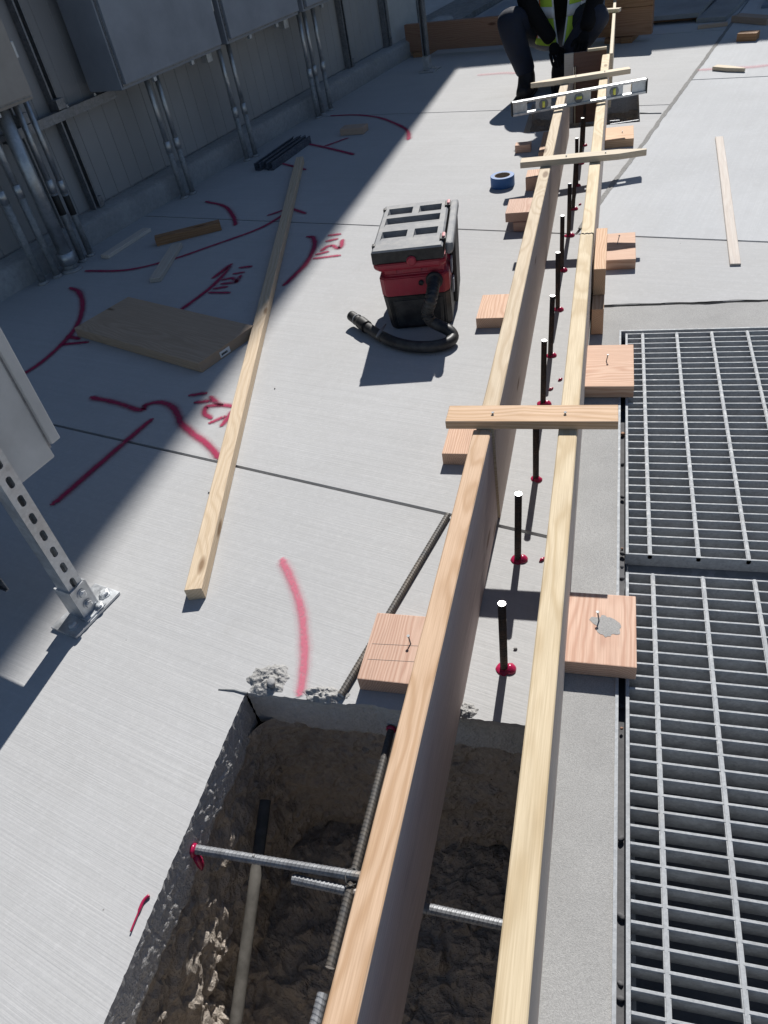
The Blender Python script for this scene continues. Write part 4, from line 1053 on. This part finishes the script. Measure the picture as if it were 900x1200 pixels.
hexbolt(ns, (.012, .056, .0085), (0, 0, .3), 1.2); hexbolt(ns, (.01, -.052, .0085), (0, 0, .7), 1.2); hexbolt(ns, (.034, .018, .0135), (0, 0, .2), .9)
# pale cabinet carried by the slotted post
nc = thing('pale_enclosure', 'pale grey enclosure carried by the slotted post', 'enclosure', W(-.625, -1.238, .352), (0, 0, ROTG))
box('body', (.30, .335, .70), 'cabinet_pale', (-.155, 0, .35), (0, 0, 0), nc, .004)
box('door', (.30, .026, .66), 'cabinet_pale', (-.145, .1835, .365), (0, 0, 0), nc, .003)
box('gasket', (.29, .006, .67), 'strut_metal', (-.15, .1685, .36), (0, 0, 0), nc, .001)
cp = thing('channel_end', 'cut end of a square metal channel low beside the slotted post', 'channel', W(-.70, -1.33, .12), (0, 0, ROTG))
mesh_obj('channel', strut_bm(.4), 'strut_metal', cp, False, (0, 0, 0), (0, -math.pi/2, 0))
box('stand_leg', (.03, .03, .118), 'strut_metal', (-.2, 0, -.06), (0, 0, 0), cp, .002)

# ================================================================== PAINT MARKS
def ribbon(bm, uvl, pts, wd):
    P = catmull(pts, 7) if len(pts) > 2 else [Vector(pts[0]).lerp(Vector(pts[1]), k/8) for k in range(9)]
    P = [Vector((q.x, q.y, 0)) for q in P]
    t0 = (P[0]-P[1]).normalized(); t1 = (P[-1]-P[-2]).normalized()
    P = [P[0]+t0*wd*.45, P[0]+t0*wd*.3]+P+[P[-1]+t1*wd*.3, P[-1]+t1*wd*.45]; n = len(P); rows = []
    for i, q in enumerate(P):
        t = (P[min(i+1, n-1)]-P[max(i-1, 0)]).normalized(); s = Vector((-t.y, t.x, 0)); wv = wd*(1+.2*noise.noise(q*9))
        k = {0: .05, 1: .7, n-1: .05, n-2: .7}.get(i, 1.0)
        rows.append((bm.verts.new(q+s*wv*.5*k), bm.verts.new(q-s*wv*.5*k), i, k))
    for i in range(n-1):
        a, b_, ia, ka = rows[i]; c, d_, ic, kc = rows[i+1]
        f = bm.faces.new((b_, d_, c, a))
        for lp, uv in zip(f.loops, ((ia/n, 0.), (ic/n, 0.), (ic/n, 1.), (ia/n, 1.))):
            v_ = uv[1]; kk = ka if lp.vert in (a, b_) else kc
            if kk < .1: v_ = .02 if v_ < .5 else .98
            lp[uvl].uv = (uv[0], v_)
PM = [0]
def mark(label, strokes, mat='spray_red', wd=.034, group=None):
    PM[0] += 1; bm = bmesh.new(); uvl = bm.loops.layers.uv.new('uv')
    for s in strokes:
        w_ = wd
        if isinstance(s[0], (int, float)): w_, s = s[0], s[1]
        ribbon(bm, uvl, [un(x, y) for x, y in s], w_*1.55)
    o = mesh_obj('paint_mark', bm, mat, None, False, (0, 0, .0022+.0002*(PM[0] % 5))); tag(o, label, 'paint mark'); return o
mark('short fading pink spray line on the sunlit slab near the excavation', [[(332, 660), (342, 680), (352, 710), (356, 737), (357, 767), (355, 793), (353, 808)]], 'spray_pink', .030)
mark('red spray outline with a rounded bend crossing into the sun', [[(110, 467), (135, 472), (164, 481), (172, 475), (188, 472), (203, 478), (210, 490), (212, 496), (227, 509), (241, 519), (255, 534)]], 'spray_red', .034)
mark('straight red spray line crossing the slab joint in the shade', [[(67, 588), (120, 542), (174, 495)]], 'spray_red', .034)
mark('large red spray arc left of the plank', [[(84, 338.6), (92, 342), (97, 354), (95, 371), (86, 388.6), (69, 407.5), (45, 428), (24, 441)]], 'spray_red', .036)
mark('red spray strokes beside the plank corner', [[(81, 395), (91, 397)], [(74, 404), (100, 401.6)]], 'spray_red', .03)
mark('red spray numerals reading 1\'2" half under the long strip', [[(226, 463.6), (238, 461.6)], [(232.5, 472), (243, 470.5)], [(248, 467), (257, 474), (270, 476)], [(257, 475), (243, 477), (240, 485), (246, 489)], [(250, 494.6), (260, 490)], [(262, 497), (272, 483)]], 'spray_red', .026)
mark('long red spray curve passing the wood scraps to an arrowhead', [[(103, 318), (150, 316.7), (200, 305), (250, 288), (300, 270), (323, 258), (336, 249)], [(317, 252), (336, 245.5)], [(338, 243.5), (357, 250)]], 'spray_red', .030)
mark('red spray arrow behind the plank', [[(213, 363), (242.7, 341), (257, 328), (268, 314.7)], [(252, 325), (269, 311.5)]], 'spray_red', .032)
mark('red spray numerals reading 1\'2" between arrow and long strip', [[(248, 343.5), (266.7, 343.5)], [(254, 338.5), (263, 337)], [(262.7, 333), (270.7, 332), (277, 330.7), (281, 325)], [(264, 328), (272, 326.5), (277, 330)], [(277, 321), (283, 320)], [(284, 314), (292, 313)]], 'spray_red', .028)
mark('red spray bracket curve right of the long strip', [[(363, 278), (367, 278.8), (369, 287), (365, 298), (357.5, 310.6), (346.7, 321.5), (335, 333)]], 'spray_red', .034)
mark('red spray numerals reading 1\'2" beside the bracket curve', [[(371.5, 303), (395, 300)], [(374, 298), (381, 296)], [(379, 292.7), (383, 289.6), (390, 288), (395.6, 291), (399.5, 289), (401, 282.6)], [(386, 282.6), (392, 281)], [(388.6, 276), (395.6, 275)]], 'spray_red', .030)
mark('wide red spray arc around the small square offcut', [[(390, 136), (417, 135), (443, 138), (463, 145), (477, 153), (479, 163)]], 'spray_red', .034)
mark('red spray arrow line beside the small square offcut', [[(356.7, 168), (385, 174), (413, 181)], [(383, 171), (405, 163)]], 'spray_red', .034)
mark('short red spray line under the end of the long strip', [[(327, 191), (357, 199)]], 'spray_red', .030)
mark('short red spray hook above the reddish offcut', [[(243, 237), (263, 242), (273, 253), (276, 263)]], 'spray_red', .034)
mark('faint pink spray smear on the right slab by the pointed stake', [[(826, 82), (850, 80), (880, 79), (905, 76)]], 'spray_faint', .07)
mark('faint pink spray smear on the slab at the worker boots', [[(565, 88), (590, 86), (602, 86)]], 'spray_faint', .06)

# ================================================================== PERSON
pn = thing('person', 'crouching worker in a lime safety vest, dark jeans and black sleeves', 'person', (0, 0, 0))
def skin(name, nodes, edges, mat, sub=2, root=0):
    me = bpy.data.meshes.new(name); me.from_pydata([n[0] for n in nodes], edges, []); me.update()
    o = bpy.data.objects.new(name, me); link(o, pn); me.materials.append(MATS[mat])
    md = o.modifiers.new('skin', 'SKIN'); md.use_smooth_shade = True
    for i, n in enumerate(nodes):
        r = n[1]; me.skin_vertices[0].data[i].radius = (r, r) if isinstance(r, (int, float)) else r
        me.skin_vertices[0].data[i].use_root = (i == root)
    s = o.modifiers.new('sub', 'SUBSURF'); s.levels = sub; s.render_levels = sub
    return o
hipL, hipR = Vector((-.56, 4.36, .27)), Vector((-.39, 4.36, .27))
knL, knR = Vector((-.740, 3.95, .440)), Vector((-.215, 3.96, .400))
anL, anR = Vector((-.640, 4.06, .10)), Vector((-.450, 4.13, .10))
pel = Vector((-.445, 4.38, .28)); wai = Vector((-.44, 4.33, .45)); che = Vector((-.44, 4.24, .66)); nek = Vector((-.445, 4.17, .83)); hdb = Vector((-.45, 4.13, .92))
shL, shR = Vector((-.625, 4.20, .755)), Vector((-.26, 4.20, .755))
elL, elR = Vector((-.640, 4.06, .49)), Vector((-.225, 4.08, .50))
wrL, wrR = Vector((-.480, 4.02, .27)), Vector((-.290, 3.90, .33))
# body (skin) : one continuous figure
skin('body', [(pel, .11), (wai, .115), (che, .125), (nek, .055), (hdb, .06), (shL, .06), (elL, .042), (wrL, .028), (shR, .06), (elR, .042), (wrR, .028),
              (hipL, .085), (knL, .058), (anL, .040), (hipR, .085), (knR, .058), (anR, .040)],
     [(0, 1), (1, 2), (2, 3), (3, 4), (2, 5), (5, 6), (6, 7), (2, 8), (8, 9), (9, 10), (0, 11), (11, 12), (12, 13), (0, 14), (14, 15), (15, 16)], 'skin_tone')
mid = lambda a, b_, t: a.lerp(b_, t)
skin('trousers', [(pel+Vector((0, .02, 0)), .155), (pel+Vector((0, 0, .14)), .145), (hipL, .115), (mid(hipL, knL, .5), .102), (knL, .084), (mid(knL, anL, .35), .082), (mid(knL, anL, .8), .066), (anL+Vector((0, 0, .0)), .066),
                  (hipR, .115), (mid(hipR, knR, .5), .102), (knR, .084), (mid(knR, anR, .35), .082), (mid(knR, anR, .8), .066), (anR, .066)],
     [(0, 1), (0, 2), (2, 3), (3, 4), (4, 5), (5, 6), (6, 7), (0, 8), (8, 9), (9, 10), (10, 11), (11, 12), (12, 13)], 'denim')
skin('shirt', [(wai+Vector((0, 0, -.12)), .15), (wai, .15), (che, (.165, .135)), (nek+Vector((0, 0, -.03)), .075), (shL, .08), (mid(shL, elL, .5), .066), (elL, .060), (mid(elL, wrL, .6), .048), (wrL, .042), (shR, .08), (mid(shR, elR, .5), .066), (elR, .060), (mid(elR, wrR, .6), .048), (wrR, .042)],
     [(0, 1), (1, 2), (2, 3), (2, 4), (4, 5), (5, 6), (6, 7), (7, 8), (2, 9), (9, 10), (10, 11), (11, 12), (12, 13)], 'shirt_black')
# boots
for an, sx in ((anL, -1), (anR, 1)):
    f = Vector((sx*.10, -1, 0)).normalized(); base = Vector((an.x, an.y, 0))
    skin('boot', [(base+Vector((0, 0, .17)), .052), (base+Vector((0, 0, .09)), .054), (base-f*.035+Vector((0, 0, .048)), .048), (base+f*.07+Vector((0, 0, .048)), .052), (base+f*.155+Vector((0, 0, .040)), .048), (base+f*.195+Vector((0, 0, .036)), .036)],
         [(0, 1), (1, 2), (1, 3), (3, 4), (4, 5)], 'boot')
    box('sole', (.31, .105, .022), 'rubber_black', base+f*.075+Vector((0, 0, .0112)), (0, 0, math.atan2(f.y, f.x)), pn, .009)
# gloved hands resting together over the form end
for wr, s in ((wrL, 1), (wrR, -1)):
    dr = Vector((s*.25, -.55, -.8)).normalized(); sd_ = Vector((1, .3*s, 0)).normalized()
    pal = wr+dr*.075; nodes = [(wr, .030), (wr+dr*.04, (.036, .024)), (pal, (.040, .022))]; ed = [(0, 1), (1, 2)]
    skin('glove', nodes, ed, 'shirt_black', 2)
    for k, (o_, ln) in enumerate(((-.030, .062), (-.010, .075), (.010, .070), (.029, .055))):
        b0 = pal+sd_*o_; b1_ = b0+dr*ln*.5; b2_ = b1_+(dr+Vector((0, .6, -.1))).normalized()*ln*.5
        skin('finger', [(b0-dr*.02, .0105), (b0+dr*.008, .0105), (b1_, .0098), (b2_, .0085)], [(0, 1), (1, 2), (2, 3)], 'shirt_black', 1)
    th = wr+dr*.035+sd_*.028*s
    skin('thumb', [(th-sd_*.012*s, .013), (th+sd_*.022*s+dr*.018, .0115), (th+sd_*.03*s+dr*.05, .0095)], [(0, 1), (1, 2)], 'shirt_black', 1)
# vest : open-fronted shell round the torso
def vest_pt(a, t, off=0.0):
    """a: angle, 0 = front (-Y); t: 0 hem .. 1 shoulder"""
    ax = [(-.44, 4.235, .275), (-.44, 4.27, .42), (-.44, 4.24, .62), (-.445, 4.20, .80)]
    rx = [.185, .192, .205, .165]; ry = [.165, .172, .160, .110]
    f = t*3; i = min(int(f), 2); g = f-i
    L_ = lambda A: A[i]+(A[i+1]-A[i])*g
    c = Vector([L_([q[j] for q in ax]) for j in range(3)]); 
    wob = 1+.025*math.sin(a*7+t*5)+.015*math.sin(a*13-t*9)
    return c+Vector((math.sin(a)*(L_(rx)+off)*wob, -math.cos(a)*(L_(ry)+off)*wob, -.035*math.cos(a)*(1-t)))
def vest_piece(name, fa0, fa1, t0, t1, mat, off=.0, na=40, nt_=14):
    bm = bmesh.new(); G = []
    for j in range(nt_+1):
        t = t0+(t1-t0)*j/nt_; row = []
        for i in range(na+1):
            s = i/na; a = fa0(t)+(fa1(t)-fa0(t))*s; row.append(bm.verts.new(vest_pt(a, t, off)))
        G.append(row)
    for j in range(nt_):
        for i in range(na): bm.faces.new((G[j][i], G[j][i+1], G[j+1][i+1], G[j+1][i]))
    bmesh.ops.recalc_face_normals(bm, faces=bm.faces[:])
    o = mesh_obj(name, bm, mat, pn, True); s = o.modifiers.new('s', 'SOLIDIFY'); s.thickness = .004; s.offset = 1; return o
gap = lambda t: .06+.30*max(0, t-.02)**.8
vest_piece('vest', gap, lambda t: 2*math.pi-gap(t), 0, 1, 'vest_lime', .0, 64, 18)
for s in (1, -1):
    e0 = (lambda s_: (lambda t: s_*(gap(t)+.50)))(s); e1 = (lambda s_: (lambda t: s_*(gap(t)+.66)))(s)
    vest_piece('reflective_stripe', e0, e1, .08, 1, 'vest_silver', .006, 4, 18)
    for a0, a1 in ((.45, .50), (.66, .71)):
        f0 = (lambda s_, q: (lambda t: s_*(gap(t)+q)))(s, a0); f1 = (lambda s_, q: (lambda t: s_*(gap(t)+q)))(s, a1)
        vest_piece('orange_edge', f0, f1, .08, 1, 'vest_orange', .0055, 2, 18)
    f0 = (lambda s_: (lambda t: s_*gap(t)))(s); f1 = (lambda s_: (lambda t: s_*(gap(t)+.05)))(s)
    vest_piece('front_binding', f0, f1, 0, 1, 'vest_silver', .005, 2, 18)
vest_piece('reflective_band', lambda t: gap(t), lambda t: 2*math.pi-gap(t), .30, .40, 'vest_silver', .005, 60, 2)
# badge on the vest front
bp = vest_pt(.62, .30, .03)
bd = box('badge', (.058, .004, .088), 'tag_white', bp+Vector((.02, -.01, .02)), (-.25, 0, .12), pn, .002)
box('badge_photo', (.022, .001, .026), 'ink', (0, -.0026, .010), (0, 0, 0), bd, 0); box('badge_text', (.036, .001, .005), 'ink', (0, -.0026, -.026), (0, 0, 0), bd, 0); box('badge_clip', (.012, .006, .02), 'galv', (0, 0, .052), (0, 0, 0), bd, .001)
tube('cord', [bp+Vector((.02, -.03, -.04)), bp+Vector((.04, -.04, -.10)), bp+Vector((.045, -.045, -.17))], .0025, 'tag_white', pn, 6)
# head looking down at the forms
hd = Vector((-.455, 4.09, 1.0)); bm = bmesh.new(); bmesh.ops.create_uvsphere(bm, u_segments=28, v_segments=20, radius=1)
for v in bm.verts:
    x, y, z = v.co; fr = max(0, -y)
    w_ = .072*(1-.22*max(0, -z)); dp = .095; ht = .115
    X, Y, Z = x*w_, y*dp, z*ht
    if z < -.2: Y -= .012*fr*(-z); X *= 1-.15*(-z)
    nose = math.exp(-((x/.16)**2+((z+.12)/.22)**2))*fr; Y -= .020*nose
    for ex in (-.36, .36): Y += .010*math.exp(-(((x-ex)/.2)**2+((z-.05)/.12)**2))*(fr > .3)
    Y -= .006*math.exp(-((x/.3)**2+((z+.5)/.07)**2))*fr
    v.co = (X, Y, Z)
h = mesh_obj('head', bm, 'skin_tone', pn, True, hd, (.55, 0, 0))
for s in (-1, 1):
    bm = bmesh.new(); bmesh.ops.create_uvsphere(bm, u_segments=10, v_segments=8, radius=1); bmesh.ops.scale(bm, vec=(.012, .022, .032), verts=bm.verts[:]); mesh_obj('ear', bm, 'skin_tone', h, True, (s*.074, .01, -.01))
    bm = bmesh.new(); bmesh.ops.create_uvsphere(bm, u_segments=10, v_segments=8, radius=.011); mesh_obj('eye', bm, 'ink', h, True, (s*.027, -.078, .006))
bm = bmesh.new(); bmesh.ops.create_uvsphere(bm, u_segments=28, v_segments=20, radius=1)
bmesh.ops.delete(bm, geom=[v for v in bm.verts if v.co.z < -.02], context='VERTS'); bmesh.ops.scale(bm, vec=(.108, .135, .105), verts=bm.verts[:])
o = mesh_obj('hard_hat', bm, 'hat_white', h, True, (0, .005, .035)); s = o.modifiers.new('s', 'SOLIDIFY'); s.thickness = .004
bm = bmesh.new(); n = 32
a = [bm.verts.new((.108*math.cos(2*math.pi*k/n), .135*math.sin(2*math.pi*k/n), 0)) for k in range(n)]
c = [bm.verts.new((.122*math.cos(2*math.pi*k/n), .150*math.sin(2*math.pi*k/n)-(.045*max(0, -math.sin(2*math.pi*k/n))), -.006)) for k in range(n)]
for k in range(n): bm.faces.new((a[k], a[(k+1) % n], c[(k+1) % n], c[k]))
o2 = mesh_obj('hat_brim', bm, 'hat_white', h, True, (0, .005, .033)); s = o2.modifiers.new('s', 'SOLIDIFY'); s.thickness = .004
bm = bmesh.new(); bmesh.ops.create_uvsphere(bm, u_segments=18, v_segments=12, radius=1); bmesh.ops.delete(bm, geom=[v for v in bm.verts if v.co.y < .05 or v.co.z < -.6], context='VERTS'); bmesh.ops.scale(bm, vec=(.077, .101, .12), verts=bm.verts[:]); mesh_obj('hair', bm, 'hair_dark', h, True)

# labels for the scraps built with generic categories are set above; keep viewport tidy
for o in bpy.data.objects:
    if o.type == 'EMPTY': o.empty_display_size = .02
